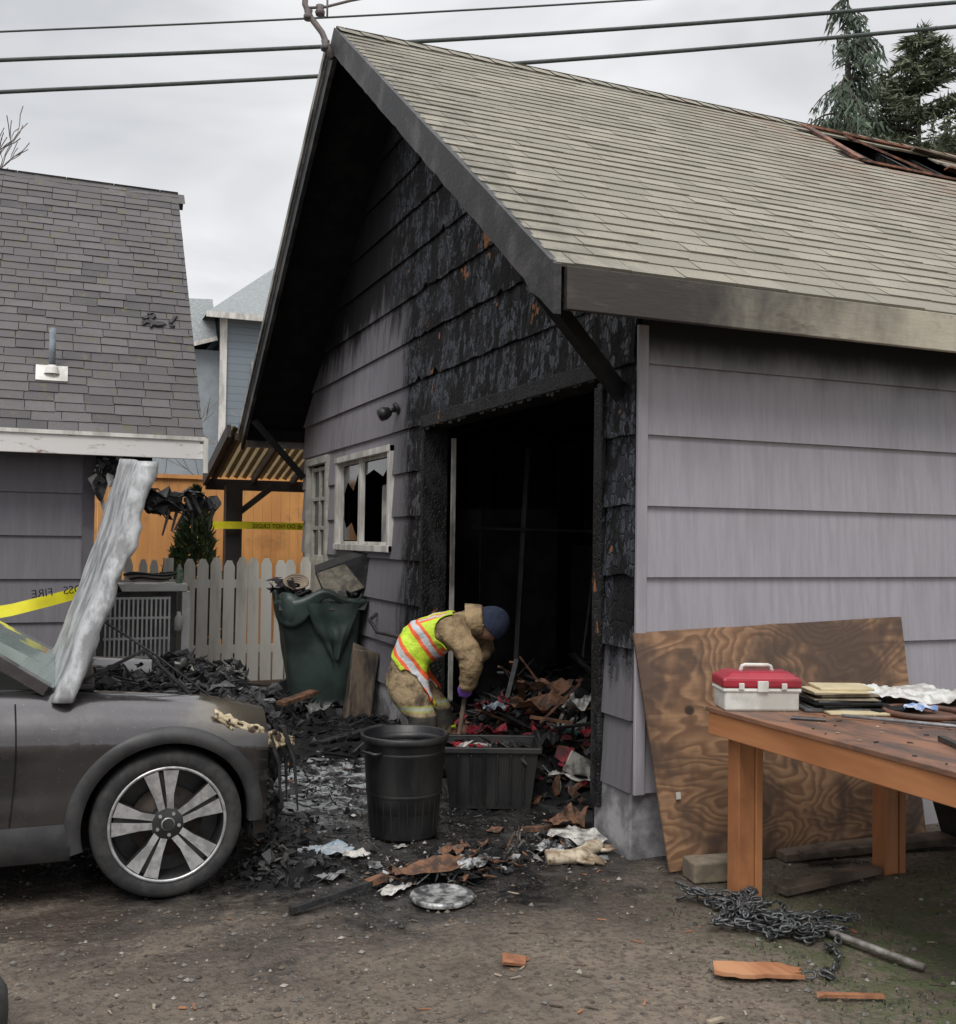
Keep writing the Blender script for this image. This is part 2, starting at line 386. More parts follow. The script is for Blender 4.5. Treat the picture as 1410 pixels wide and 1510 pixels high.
def rubble(g,n,fx,size,mats,flat=.4):
    """irregular flat shards, splinters and lumps"""
    for i in range(n):
        p=V3(fx());s=R.uniform(*size);m=R.choice(mats)
        Mr=Matrix.Rotation(R.gauss(0,.5),3,'X')@Matrix.Rotation(R.gauss(0,.5),3,'Y')@Matrix.Rotation(R.uniform(0,6.3),3,'Z')
        k=R.random()
        if k<.5:
            q=R.choice((4,5,6));tt=sorted(R.uniform(0,6.283) for _ in range(q+1));el=R.uniform(.3,1)
            top=[V3((math.cos(t)*s*.6*R.uniform(.6,1.2),math.sin(t)*s*.6*el*R.uniform(.6,1.2),s*.16*R.uniform(-1,1))) for t in tt]
            h=V3((0,0,s*.07));P=[p+Mr@v for v in top]+[p+Mr@(v-h) for v in top];q=len(top);b=len(g.V);g.V+=P
            c=p+Mr@V3((0,0,s*.08));g.V.append(c)
            for a in range(q):
                g.F.append([b+a,b+(a+1)%q,b+2*q]);g.M.append(m);g.A.append(0.)
                g.F.append([b+a,b+q+a,b+q+(a+1)%q,b+(a+1)%q]);g.M.append(m);g.A.append(0.)
        elif k<.72:g.box(p,(s*R.uniform(1,2.2),s*.18,s*.12),Mr,m=m,jit=.5)
        else:g.box(p,(s*R.uniform(.5,1.1),s*R.uniform(.4,.9),s*R.uniform(.12,flat)),Mr,m=m,jit=.85)
# ------------------------------------------------------------------ burnt garage
ga=root('burnt_garage')
GX=2.84;Y0=4.69;Y1=12.31;SL=.7186;XE=14.
ztop=lambda y:2.95+SL*(min(y,17.0-y)-4.325)
def grange(z):
    lo=Y0
    zz=z+.16
    if zz>ztop(Y0):lo=4.325+(zz-2.95)/SL
    return (lo,17.0-lo)
DOOR=(5.08,7.98,0,2.56);WIN=(8.79,10.68,1.52,2.48);PD=(11.07,12.05,.40,2.55)
siding('gable_wall',ga,lambda s,z,o:V3((GX-o,s,z)),grange,.345,5.78,.373,SIDG,[(DOOR[0],DOOR[1],-1,2.56),WIN,PD],z_base=.345,
       rag=lambda s,z:(s<8.35 and z>2.2) or (s<5.1 and z>1.2))
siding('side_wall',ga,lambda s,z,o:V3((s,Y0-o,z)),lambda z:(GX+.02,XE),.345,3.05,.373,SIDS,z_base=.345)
g=G()
g.box((GX+.075,(4.69+5.08)/2,.17),(.19,.39,.36),m=0)
g.box((GX+.06,(7.98+12.31)/2,.15),(.13,4.33,.36),m=0)
g.box(((GX+XE)/2+.1,Y0+.06,.15),(XE-GX-.1,.12,.36),m=0)
g.out('concrete_footing',[CONC],ga,bevel=.01)
g=G();g.box((GX+.008,Y0-.034,1.56),(.062,.022,2.44));g.out('corner_board',[TRIM],ga,bevel=.004)
g=G()
g.box((GX+.08,7.98+.015,1.28),(.22,.05,2.56));g.box((GX+.08,5.06,1.28),(.20,.07,2.50))
g.box((GX+.07,6.53,2.60),(.22,3.0,.10));g.box((GX-.03,5.035,1.35),(.035,.09,2.3))
g.out('door_frame_charred',[CHARO],ga,bevel=.008)
g=G();g.box((GX+.21,7.90,1.32),(.03,.035,2.3));g.out('door_track',[mat('track_pale',(.42,.40,.37),(.12,.11,.10),6,.5,st=(1,1,.3))],ga)
g=G();y=5.1
while y<7.95:
    wd=R.uniform(.03,.13);h=R.uniform(.0,.035);g.face([(GX-.03,y,2.56),(GX-.03,y+wd,2.56),(GX-.03,y+wd*.8,2.56-h),(GX-.03,y+wd*.2,2.56-h*1.1)]);y+=wd
g.out('header_fringe',[CHAR],ga)
g=G()
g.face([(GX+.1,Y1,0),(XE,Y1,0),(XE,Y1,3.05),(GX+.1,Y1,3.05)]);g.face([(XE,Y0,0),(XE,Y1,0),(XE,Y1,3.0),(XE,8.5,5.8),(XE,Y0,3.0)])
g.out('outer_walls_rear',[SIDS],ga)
g=G()
g.face([(GX+.12,Y0+.12,0),(9,Y0+.12,0),(9,Y0+.12,3),(GX+.12,Y0+.12,3)]);g.face([(9,Y0,0),(9,Y1,0),(9,Y1,5),(9,Y0,5)])
g.face([(GX+.12,Y1-.1,0),(9,Y1-.1,0),(9,Y1-.1,3),(GX+.12,Y1-.1,3)])
for i in range(14):
    x=3.2+i*.42;g.box((x,Y1-.15,1.5),(.045,.09,3),m=0)
for i in range(9):g.beam((3.1+i*.6,4.8,2.95),(3.1+i*.6,12.2,2.95),.045,.14,0)
for i in range(8):g.box((8.9,5.2+i*.9,1.5),(.09,.045,3))
g.out('interior_charred',[CHAR],ga)
g=G()
g.box((4.3,9.6,1.0),(.9,.5,1.9),Matrix.Rotation(.1,3,'Z'));g.box((5.2,9.2,.8),(.5,.5,1.6));g.beam((3.5,8.6,1.75),(5.6,8.3,1.72),.03,.03)
g.beam((3.9,8.5,.3),(4.1,8.7,2.5),.05,.05);g.box((5.8,8.2,1.2),(.05,.7,2.2));g.beam((4.5,8.4,.3),(4.9,8.8,1.7),.03,.03)
g.out('interior_shelving',[mat('sooty_metal',(.05,.05,.052),(.02,.02,.02),3,.5,.3,20)],ga,bevel=.01)
g=G();g.box((6.0,8.5,-.035),(6.3,7.5,.09));g.out('garage_slab',[mat('slab_sooty',(.018,.018,.019),(.05,.05,.05),4,.45,.5,30)],ga)
def window(par):
    y0,y1,z0,z1=WIN;g=G();x=GX-.012
    for a in(y0+.035,y1-.035):g.box((x,a,(z0+z1)/2),(.09,.07,z1-z0))
    for a in(z0+.03,z1-.03):g.box((x-.004,(y0+y1)/2,a),(.10,y1-y0,.06))
    g.box((x+.012,9.86,(z0+z1)/2),(.05,.065,z1-z0-.1));
    for a,b in((y0+.09,9.82),(9.90,y1-.09)):
        for c in(a,b):g.box((x+.02,c,(z0+z1)/2),(.03,.03,z1-z0-.13))
        for c in(z0+.075,z1-.075):g.box((x+.022,(a+b)/2,c),(.03,b-a,.03))
    g.out('window_frame',[WHITE],par,bevel=.004)
    g=G();xx=GX+.015
    def shard(pts):g.face([(xx,a,b) for a,b in pts])
    shard([(9.90,1.62),(10.6,1.62),(10.6,1.9),(10.45,1.74),(10.25,1.80),(10.1,1.68)])
    shard([(9.90,2.38),(10.6,2.38),(10.6,2.05),(10.42,2.22),(10.2,2.12),(10.05,2.28)])
    shard([(8.88,2.38),(9.8,2.38),(9.8,2.25),(9.5,2.3),(9.2,2.22),(9.0,2.32),(8.88,2.2)])
    g.out('broken_glass',[GLASS_D],par)
    g=G()
    g.box((GX+.18,9.25,1.85),(.12,.66,.62));g.out('appliance_inside',[mat('appliance_smoky',(.55,.54,.50),(.22,.22,.21),3,.5)],par,bevel=.02)
    g=G();g.box((GX+.10,9.0,1.62),(.1,.3,.14),jit=.3);g.out('sill_debris',[mat('ochre_bag',(.5,.38,.22),(.6,.6,.6),5)],par)
window(ga)
g=G();y0,y1,z0,z1=PD;x=GX-.01
for a in(y0+.04,y1-.04):g.box((x,a,(z0+z1)/2),(.08,.08,z1-z0))
g.box((x-.003,(y0+y1)/2,z1-.04),(.085,y1-y0,.08));g.box((x+.02,(y0+y1)/2,.9),(.04,y1-y0-.12,1.0))
for a in(y0+.14,y1-.14,(y0+y1)/2):g.box((x+.022,a,1.9),(.035,.07 if a!=(y0+y1)/2 else .03,1.1))
for a in(1.42,1.75,2.08,2.42):g.box((x+.024,(y0+y1)/2,a),(.03,y1-y0-.2,.04))
g.out('side_door',[mat('door_cream',(.55,.54,.48),(.36,.35,.32),4,.5)],ga,bevel=.004)
g=G();g.box((GX+.03,(y0+y1)/2,1.92),(.008,y1-y0-.2,1.05));g.out('side_door_glass',[GLASS_D],ga)
g=G();g.lathe([(0.0,0),(.055,0),(.055,.02),(.03,.03),(.0,.03)],(0,0,0),16)
g.tube([(0,0,.03),(0,0,.09)],.022,10);g.lathe([(0,.07),(.04,.08),(.06,.13),(.055,.18),(0,.19)],(0,0,0),16)
o=g.out('wall_lamp',[BLK],ga,smooth=True);o.location=(GX-.03,8.66,2.79);o.rotation_euler=(0,math.radians(-115),0)
g=G();g.tube([(GX-.03,9.2,.95),(GX-.12,9.1,.90),(GX-.14,8.8,.82),(GX-.03,8.5,.80)],.018,8);g.out('door_handle_pipe',[DKMET],ga)
# roof
XR=2.16
sl=math.sqrt(1+SL*SL);SLEN=4.175*sl
hx0,hx1,hy0,hy1=6.86,8.5,7.38,8.30
def sk1(x,s):
    X=x+XR;Yv=4.325+s/sl
    return hx0+.10*math.sin(Yv*9)<X<hx1 and hy0<Yv<hy1
shingles('roof_shingles_front',ga,(XR,4.325,2.95),(1,0,0),(0,1,SL),(0,-SL,1),XE+.4-XR,SLEN,.142,.31,ROOF,sk1)
shingles('roof_shingles_back',ga,(XR,12.675,2.95),(1,0,0),(0,-1,SL),(0,SL,1),XE+.4-XR,SLEN,.284,.62,ROOF)
g=G()
x=XR
while x<XE+.4:
    h=.008+R.uniform(0,.004)
    for sg in(-1,1):
        g.face([(x,8.5,5.97+h),(x+.27,8.5,5.966),(x+.27,8.5+sg*.15,5.968-.15*SL),(x,8.5+sg*.15,5.972+h-.15*SL)],0,R.random())
    x+=.2
g.out('ridge_cap',[ROOF],ga,attr=True)
g=G();zt=lambda y:ztop(y)-.004
def deck(x0,x1,y0,y1,m=0):
    a,b,c,d=(x0,y0,zt(y0)),(x1,y0,zt(y0)),(x1,y1,zt(y1)),(x0,y1,zt(y1))
    g.face([a,b,c,d],m);lo=[V3(p)-V3((0,0,.03)) for p in(a,b,c,d)];g.face(lo,m)
    for i in range(4):
        j=(i+1)%4;P4=[a,b,c,d];g.face([P4[i],P4[j],lo[j],lo[i]],m)
X0,X1=XR+.02,XE+.38
deck(X0,hx0,4.34,8.5);deck(hx1,X1,4.34,8.5);deck(hx0,hx1,4.34,hy0);deck(hx0,hx1,hy1,8.5);deck(X0,X1,8.5,12.66)
g.out('roof_deck',[SOOT],ga)
g=G()
zb=lambda y:ztop(y)
for x in(7.05,7.45,7.9,8.35):g.beam((x,7.0,zb(7.0)-.16),(x,8.45,zb(8.45)-.16),.04,.12,1)
g.beam((7.02,8.42,zb(8.42)+.02),(6.84,7.40,zb(7.4)+.03),.07,.03,0);g.beam((7.0,8.36,zb(8.36)+.03),(8.4,8.30,zb(8.3)+.03),.05,.02,0)
g.beam((6.84,7.40,zb(7.4)+.02),(8.5,7.34,zb(7.34)+.02),.04,.02,0);g.beam((7.45,8.3,zb(8.3)+.03),(7.70,7.36,zb(7.36)+.03),.06,.02,0)
g.beam((8.2,7.7,zb(7.7)+.04),(9.2,7.45,zb(7.45)+.03),.10,.02,0);g.beam((8.3,8.25,zb(8.25)+.04),(9.6,7.95,zb(7.95)+.03),.12,.02,2)
g.out('roof_hole_boards',[mat('torn_board_rust',(.24,.10,.055),(.07,.035,.027),8,.8,.4,30),CHAR,mat('torn_shingle',(.20,.15,.11),(.10,.075,.06),5,.9)],ga)
g=G();g.box(((XR+XE)/2+.25,4.305,2.83),(XE-XR+.4,.038,.205));g.out('fascia_eave',[FASC],ga,bevel=.004)
g=G();g.box(((XR+XE)/2+.25,12.70,2.83),(XE-XR+.4,.038,.205));g.out('fascia_back',[BARGEL],ga)
def barge(name,ya,yb,mt,dz=.235,th_=.04):
    g=G();za,zb=ztop(ya)+.012,ztop(yb)+.012;n=60
    wv=lambda y:.014*noise.noise(V3((y*6,2,1)))+.008*noise.noise(V3((y*20,2,1)))
    for i in range(n):
        a=ya+(yb-ya)*i/n;b=ya+(yb-ya)*(i+1)/n;A=za+(zb-za)*i/n;B=za+(zb-za)*(i+1)/n
        P=[(XR-.02,a,A),(XR-.02,b,B),(XR-.02,b,B-dz+wv(b)),(XR-.02,a,A-dz+wv(a))];Q=[(p[0]+th_,p[1],p[2]) for p in P]
        g.face(P);g.face(Q);g.face([P[0],P[1],Q[1],Q[0]]);g.face([P[3],P[2],Q[2],Q[3]])
        if i==0:g.face([P[0],P[3],Q[3],Q[0]])
        if i==n-1:g.face([P[1],P[2],Q[2],Q[1]])
    g.out(name,[mt],ga)
barge('barge_board_right',4.29,8.498,BARGE);barge('barge_board_left',8.502,12.72,BARGE)
g=G()
g.beam((XR-.045,8.6,ztop(8.6)-.005),(XR-.045,12.74,ztop(12.74)-.005),.025,.07,0);g.out('rake_trim_left',[BARGEL],ga)
g=G()
for y in(4.4,8.5,12.6):
    z=ztop(y)-.13;g.beam((XR+.03,y,z),(GX+.05,y,z),.09,.13,0)
g.beam((2.2,4.70,3.0),(2.86,4.86,2.42),.07,.075,0);g.beam((2.2,12.2,3.0),(2.80,12.2,2.35),.06,.07,0)
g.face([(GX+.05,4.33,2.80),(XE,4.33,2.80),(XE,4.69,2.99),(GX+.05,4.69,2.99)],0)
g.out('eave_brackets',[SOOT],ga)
g=G();g.face([(XR-.021,4.29,2.95),(XR-.021,4.29,2.73),(XR-.021,4.55,2.86),(XR-.021,4.75,3.1)]);g.out('eave_return',[BARGE],ga)
# ------------------------------------------------------------------ lean-to patio cover
pc=root('patio_cover');g=G()
g.beam((2.0,12.75,2.92),(2.0,14.8,2.42),.05,.16,0);g.beam((2.0,14.7,2.36),(4.9,14.7,2.36),.05,.15,0)
for i in range(6):g.beam((2.1+i*.55,12.8,2.86),(2.1+i*.55,14.75,2.40),.04,.09,0)
g.box((2.35,14.5,1.17),(.22,.22,2.34));g.box((4.6,14.5,1.17),(.15,.15,2.34));g.beam((2.35,14.5,1.9),(2.9,14.5,2.35),.06,.08)
g.out('frame',[mat('post_brown_black',(.035,.025,.025),(.02,.018,.02),4,.7)],pc)
g=G()
for i in range(26):
    x=2.0+i*.115
    g.face([(x,12.75,2.98),(x+.06,12.75,2.98),(x+.06,14.85,2.48),(x,14.85,2.48)],0);g.face([(x+.06,12.75,2.98),(x+.115,12.75,2.955),(x+.115,14.85,2.455),(x+.06,14.85,2.48)],1)
kk=N('corrugated_fibreglass');kk.b.inputs['Transmission Weight'].default_value=.6;fg=kk.fin((.92,.80,.42),.6)
g.out('corrugated_panel',[fg,mat('corrugated_rib',(.34,.25,.12))],pc)
# ------------------------------------------------------------------ left garage
lg=root('neighbour_garage');LX=.30;LY=9.0
siding('front_wall',lg,lambda s,z,o:V3((s,LY-o,z)),lambda z:(-7,LX),.25,2.40,.345,SIDL,z_base=.25)
g=G();g.face([(LX,LY,0),(LX,12.8,0),(LX,12.8,2.6),(LX,10.9,4.8),(LX,LY,2.6)]);g.face([(-7,12.8,0),(LX,12.8,0),(LX,12.8,2.6),(-7,12.8,2.6)]);g.out('side_walls',[SIDL],lg)
g=G();g.box((LX+.0,LY-.03,1.2),(.09,.06,2.4));g.out('corner_trim',[mat('trim_dark',(.12,.11,.125))],lg)
ls=math.sqrt(1+1.165**2)
shingles('roof_front',lg,(-7,8.6,2.44),(1,0,0),(0,1,1.165),(0,-1.165,1),8.15,2.3*ls,.105,.22,ROOFL,wav=.008)
shingles('roof_back',lg,(-7,13.2,2.44),(1,0,0),(0,-1,1.165),(0,1.165,1),8.15,2.3*ls,.21,.44,ROOFL)
g=G();g.face([(-7,8.6,2.435),(1.14,8.6,2.435),(1.14,10.9,5.11),(-7,10.9,5.11)]);g.face([(-7,13.2,2.435),(1.14,13.2,2.435),(1.14,10.9,5.11),(-7,10.9,5.11)])
g.face([(-7,8.62,2.30),(1.12,8.62,2.30),(1.12,9.05,2.36),(-7,9.05,2.36)]);g.beam((1.13,8.6,2.36),(1.13,10.85,4.96),.03,.10,0)
g.out('roof_deck',[SOOT],lg)
g=G();g.box((-2.92,8.585,2.345),(8.14,.035,.17));g.out('fascia',[RUSTW],lg,bevel=.004)
g=G();g.box((-2.92,8.565,2.425),(8.16,.03,.03));g.box((1.16,8.56,2.29),(.035,.05,.28));g.out('drip_edge',[WHITE],lg)
g=G();x=-7
while x<1.0:
    h=R.uniform(0,.008)
    for sg in(-1,1):g.face([(x,10.9,5.13+h),(x+.22,10.9,5.128),(x+.22,10.9+sg*.11,5.13-.128),(x,10.9+sg*.11,5.132-.128+h)],0,R.random())
    x+=.17
g.out('ridge_cap',[ROOFL],lg,attr=True)
g=G();g.box((0,9.0,2.935),(.24,.18,.012),Matrix.Rotation(math.atan(1.165),3,'X'));g.lathe([(.06,0),(.045,.05),(.032,.07)],(0,8.99,2.93),16);g.out('vent_flashing',[WHITE],lg)
g=G();g.tube([(0,9.0,2.95),(0,9.0,3.30)],.026,14);g.out('vent_pipe',[mat('vent_slate',(.22,.25,.28),(.16,.18,.2),8)],lg,smooth=True)
g=G()
for i in range(16):
    s=R.uniform(0,.12);g.box((.88+R.uniform(-.14,.14),9.45+s,2.46+1.165*(.85+s)+.02),(R.uniform(.02,.07),R.uniform(.02,.04),.012),Matrix.Rotation(math.radians(49),3,'X')@Matrix.Rotation(R.uniform(-1,1),3,'Z'),jit=.7)
g.out('roof_debris',[CHARD],lg)
g=G();
g.grid(lambda u,v:(.34+.16*u+.03*math.sin(v*7),8.72+.05*noise.noise(V3((u*5,v*5,1))),2.24-.34*v*(.6+.4*math.sin(u*5+1))),8,10,m=0)
for i in range(14):
    g.box((.42+R.gauss(0,.06),8.74+R.gauss(0,.03),2.10+R.gauss(0,.09)),(R.uniform(.02,.07),.012,R.uniform(.04,.12)),Matrix.Rotation(R.uniform(-1,1),3,'Y')@Matrix.Rotation(R.uniform(-1,1),3,'Z'),m=R.choice((0,0,1)),jit=.7)
g.out('melted_fixture',[CHARD,mat('ash_cloth',(.40,.39,.38))],lg)
# ------------------------------------------------------------------ picket fence
pf=root('picket_fence');g=G()
x=.36
while x<2.75:
    wd=.118 if x>1.35 else .085
    h=1.40+R.uniform(-.03,.03) if x>1.35 else 1.38+R.uniform(-.02,.02);y=11.6+R.uniform(-.01,.01)
    if 1.05<x<1.36 :x+=.1;continue
    ti=R.uniform(-.02,.02)
    P=[(x,y,.05),(x+wd,y,.05),(x+wd+ti,y,h-.07),(x+wd*.72+ti,y,h),(x+wd*.28+ti,y,h),(x+ti,y,h-.07)]
    Q=[(a,b+.018,c) for a,b,c in P];g.face(P);g.face(Q[::-1])
    for i in range(6):g.face([P[i],P[(i+1)%6],Q[(i+1)%6],Q[i]])
    x+=wd+(.022 if wd>.1 else .05)
g.box((1.55,11.65,.4),(2.4,.04,.09));g.box((1.55,11.65,1.12),(2.4,.04,.09))
g.box((1.20,11.55,.70),(.10,.09,1.40))
g.out('pickets',[FENCEW],pf)
g=G();g.box((1.32,11.50,.60),(.20,.03,1.0));g.out('bare_board',[mat('bare_board',(.44,.37,.28),(.28,.23,.17),5,st=(1,1,.2))],pf)
sh=root('white_shelf_unit');g=G()
g.box((.84,10.8,1.13),(.90,.42,.07));g.box((1.28,10.8,.57),(.08,.40,1.04));g.box((.42,10.8,.57),(.06,.40,1.04));g.box((.84,10.8,.2),(.8,.40,.03));g.out('carcass',[mat('white_gloss',(.82,.81,.78),(.66,.64,.61),5,.5)],sh,bevel=.004)
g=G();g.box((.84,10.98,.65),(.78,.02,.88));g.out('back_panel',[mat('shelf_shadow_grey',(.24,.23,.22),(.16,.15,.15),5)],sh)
g=G()
for i in range(15):g.box((.53+i*.042,10.57,.74),(.018,.012,.60))
for z in(.46,.64,.84,1.03):g.box((.82,10.575,z),(.62,.014,.022))
g.out('wire_rack',[mat('rack_white',(.8,.8,.78),(.65,.65,.65))],sh)
g=G()
for k in range(4):
    r=.13+.02*k;g.tube([(.95+r*1.3*math.cos(t*.3),10.75+r*.8*math.sin(t*.3),1.20+.02*k+.01*math.sin(t)) for t in range(22)],.014,6,m=k%2)
g.out('hose_coil',[mat('hose_beige',(.45,.40,.32)),BLK],sh,smooth=True)
g=G();g.lathe([(0,0),(.035,0),(.038,.1),(.03,.14),(.014,.17),(.014,.19),(0,.19)],(1.22,10.7,1.17),14);g.out('green_bottle',[mat('bottle_green',(.06,.25,.10),(.4,.4,.35),20,.3)],sh,smooth=True)
g=G();g.lathe([(0,0),(.04,0),(.04,.12),(.02,.15),(.02,.18),(0,.18)],(1.20,10.50,.72),14);g.out('white_bottle',[WHITE],sh,smooth=True)
of=root('orange_board_fence');g=G();x=-2
while x<7:
    g.box((x+.07,16.0,1.24+R.uniform(-.008,.008)),(.137,.022,2.5),m=0);x+=.14
g.box((2.5,15.97,2.52),(9,.06,.06));g.box((2.5,16.03,.6),(9,.04,.09))
g.out('boards',[ORFEN],of)
def leafmat(name,a,b):
    k=N(name);return k.fin(k.mix(k.attr('rnd'),a,b),.8)
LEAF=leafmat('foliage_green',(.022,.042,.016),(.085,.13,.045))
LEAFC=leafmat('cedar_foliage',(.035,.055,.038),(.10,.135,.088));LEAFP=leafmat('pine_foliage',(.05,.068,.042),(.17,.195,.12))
BARK=mat('bark',(.10,.08,.065),(.05,.04,.033),8,.9,.6,20)
def shrub(name,c,h,r,n=4200):
    e=root(name);g=G();c=V3(c);rr=random.Random(3)
    for i in range(n):
        z=rr.random();t=rr.uniform(0,6.283);prof=(min(1,z*5)*(1-z**1.6)**.8)*r*(1+.14*math.sin(t*3+z*9)+.1*math.sin(t*7-z*15))
        q=prof*math.sqrt(rr.uniform(.35,1.0));p=c+V3((q*math.cos(t),q*math.sin(t),z*h))
        d=V3((math.cos(t)*.5+rr.gauss(0,.4),math.sin(t)*.5+rr.gauss(0,.4),.9)).normalized();s=d.orthogonal()*rr.uniform(.012,.025);L=rr.uniform(.05,.11)
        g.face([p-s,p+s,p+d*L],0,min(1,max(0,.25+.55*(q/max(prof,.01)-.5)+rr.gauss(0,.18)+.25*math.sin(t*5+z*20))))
    g.out('foliage',[LEAF],e,attr=True);g=G();g.tube([c,c+V3((0,0,h*.8))],[.05,.02],6);g.out('trunk',[BARK],e)
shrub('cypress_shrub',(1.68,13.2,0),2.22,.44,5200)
bh=root('blue_house');BLUE=N('siding_blue')
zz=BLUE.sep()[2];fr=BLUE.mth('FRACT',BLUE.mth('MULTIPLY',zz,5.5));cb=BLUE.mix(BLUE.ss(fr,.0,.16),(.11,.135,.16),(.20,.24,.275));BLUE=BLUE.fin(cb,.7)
BLUEL=mat('siding_blue_light',(.33,.37,.40),(.28,.32,.35),3);GR=mat('roof_slate',(.30,.32,.325),(.21,.225,.23),14,.9,.5,30,st=(1,3,1))
g=G();g.box((8.0,29.5,3.5),(8.4,8,7.05));g.out('walls',[BLUE],bh)
g=G();a=[(3.4,25.1,6.98),(12.6,25.1,6.98),(12.6,33.9,6.98),(3.4,33.9,6.98)];p,q=(6.1,29.0,9.5),(9.4,29.0,9.5)
g.face([a[0],a[1],q,p]);g.face([a[1],a[2],q]);g.face([a[2],a[3],p,q]);g.face([a[3],a[0],p]);g.out('roof',[GR],bh)
g=G();g.box((3.82,25.47,3.5),(.16,.1,7.0));g.box((8,25.05,6.9),(9.3,.06,.14));g.box((5.0,25.46,5.2),(1.0,.05,1.4),m=0);g.out('white_trim',[WHITE],bh)
g=G();g.box((5.0,25.42,5.2),(.82,.03,1.2));g.out('window_pane',[GLASS_D],bh)
g=G();g.box((3.35,29.5,3.1),(1.4,7,6.2));g.out('side_wing',[BLUEL],bh)
g=G();g.face([(2.3,25.7,6.0),(3.7,25.7,6.5),(3.7,33,6.5),(2.3,33,6.0)]);g.face([(2.3,25.7,6.0),(3.7,25.7,6.45),(3.7,26.6,7.6),(3.0,26.8,7.6)]);g.face([(2.3,25.7,6.0),(3.0,26.8,7.6),(3.0,33,7.6),(2.3,33,6.0)]);g.out('wing_roof',[GR],bh)
g=G();g.box((2.62,25.92,5.8),(.10,.08,.5));g.beam((2.3,25.68,5.98),(3.7,25.68,6.45),.06,.1);g.out('wing_trim',[WHITE],bh)
# ------------------------------------------------------------------ trees
def bare_tree(name,base,h,r0,seed,depth=5,spread=.5,lean=(0,0,1),col=None,rmin=.006,zmax=99,xmax=99):
    e=root(name);g=G();rr=random.Random(seed)
    def grow(p,d,L,r,lv):
        pts=[p];rad=[r];q=V3(p);dd=V3(d)
        for i in range(3):
            dd=(dd+V3((rr.gauss(0,.12),rr.gauss(0,.12),rr.gauss(.03,.06)))).normalized();q=q+dd*L/3;pts.append(V3(q));rad.append(max(rmin,r*(1-.13*(i+1))))
        ok=q.z<zmax and q.x<xmax
        if ok:g.tube(pts,rad,5 if lv<2 else 3,cap=False)
        if lv>=depth:return
        for k in range(rr.choice((2,3,3)) if lv<depth-1 else 3):
            ax=V3((rr.gauss(0,1),rr.gauss(0,1),rr.gauss(0,.4))).normalized()
            nd=(dd+ax*spread*rr.uniform(.6,1.3)).normalized();src=pts[rr.choice((2,3,3))]
            L2=L*rr.uniform(.62,.85)
            if ok:grow(V3(src),nd,L2,r*.56,lv+1)
    grow(V3(base),V3(lean).normalized(),h,r0,0);g.out('branches',[col or BARK],e)
TW=mat('twigs',(.24,.20,.18),(.15,.125,.115),3,.9)
bare_tree('bare_tree',(-.55,22.5,0),3.7,.16,5,7,.55,col=TW,rmin=.010,zmax=10.4,xmax=.95)
bare_tree('bare_tree',(2.5,18.6,0),1.35,.05,11,6,.65,col=TW,rmin=.006,zmax=5.9)
bare_tree('bare_tree',(3.2,19.5,0),1.5,.05,23,6,.65,(.1,0,1),col=TW,rmin=.006,zmax=6.3)
def conifer(name,base,h,rw,seed,nb=60,droop=.5,dens=1.,z0=.25,leaf=.22,hang=.5,lm=None):
    e=root(name);g=G();rr=random.Random(seed);b=V3(base);tr=G();tr.tube([b,b+V3((0,0,h*.5)),b+V3((0,0,h))],[h*.018,h*.011,.02],7)
    for i in range(nb):
        u=(i+rr.random())/nb;z=h*(z0+(1-z0)*u);t=rr.uniform(0,6.283);L=rw*(1-u)**.75*rr.uniform(.40,1.25)+.15
        d=V3((math.cos(t),math.sin(t),0));pts=[]
        for k in range(8):
            f=k/7;pts.append(b+V3((0,0,z))+d*L*f+V3((0,0,L*(.22*f-droop*f*f))))
        tr.tube(pts,[.035*(1-k/8)+.006 for k in range(8)],4,cap=False)
        m=int(L*34*dens)+8;sdv=d.cross(V3((0,0,1)))
        for j in range(m):
            f=rr.uniform(.15,1.02);k=min(6,int(f*7));ff=f*7-k;c=pts[k].lerp(pts[k+1],max(0,min(1,ff)))
            sp=L*.22*math.sin(min(1,f)*2.6)+.06
            c=c+sdv*rr.gauss(0,sp*.5)+V3((0,0,-abs(rr.gauss(0,hang*.35))))
            dd=(d*.45+sdv*rr.gauss(0,.6)+V3((0,0,-hang*1.2+rr.gauss(0,.3)))).normalized();s=dd.cross(V3((rr.gauss(0,1),rr.gauss(0,1),rr.gauss(0,1)))).normalized()*leaf*rr.uniform(.10,.22);LL=leaf*rr.uniform(.6,1.6)
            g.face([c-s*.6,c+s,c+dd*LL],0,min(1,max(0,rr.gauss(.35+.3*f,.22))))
    tr.out('trunk_and_limbs',[BARK],e);g.out('foliage',[lm or LEAFC],e,attr=True)
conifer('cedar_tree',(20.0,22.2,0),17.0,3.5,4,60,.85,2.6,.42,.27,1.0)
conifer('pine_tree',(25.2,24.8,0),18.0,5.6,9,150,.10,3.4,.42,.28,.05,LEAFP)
conifer('fir_tree',(22.9,25.8,0),14.2,3.4,13,70,.3,2.6,.42,.28,.2,LEAFP)
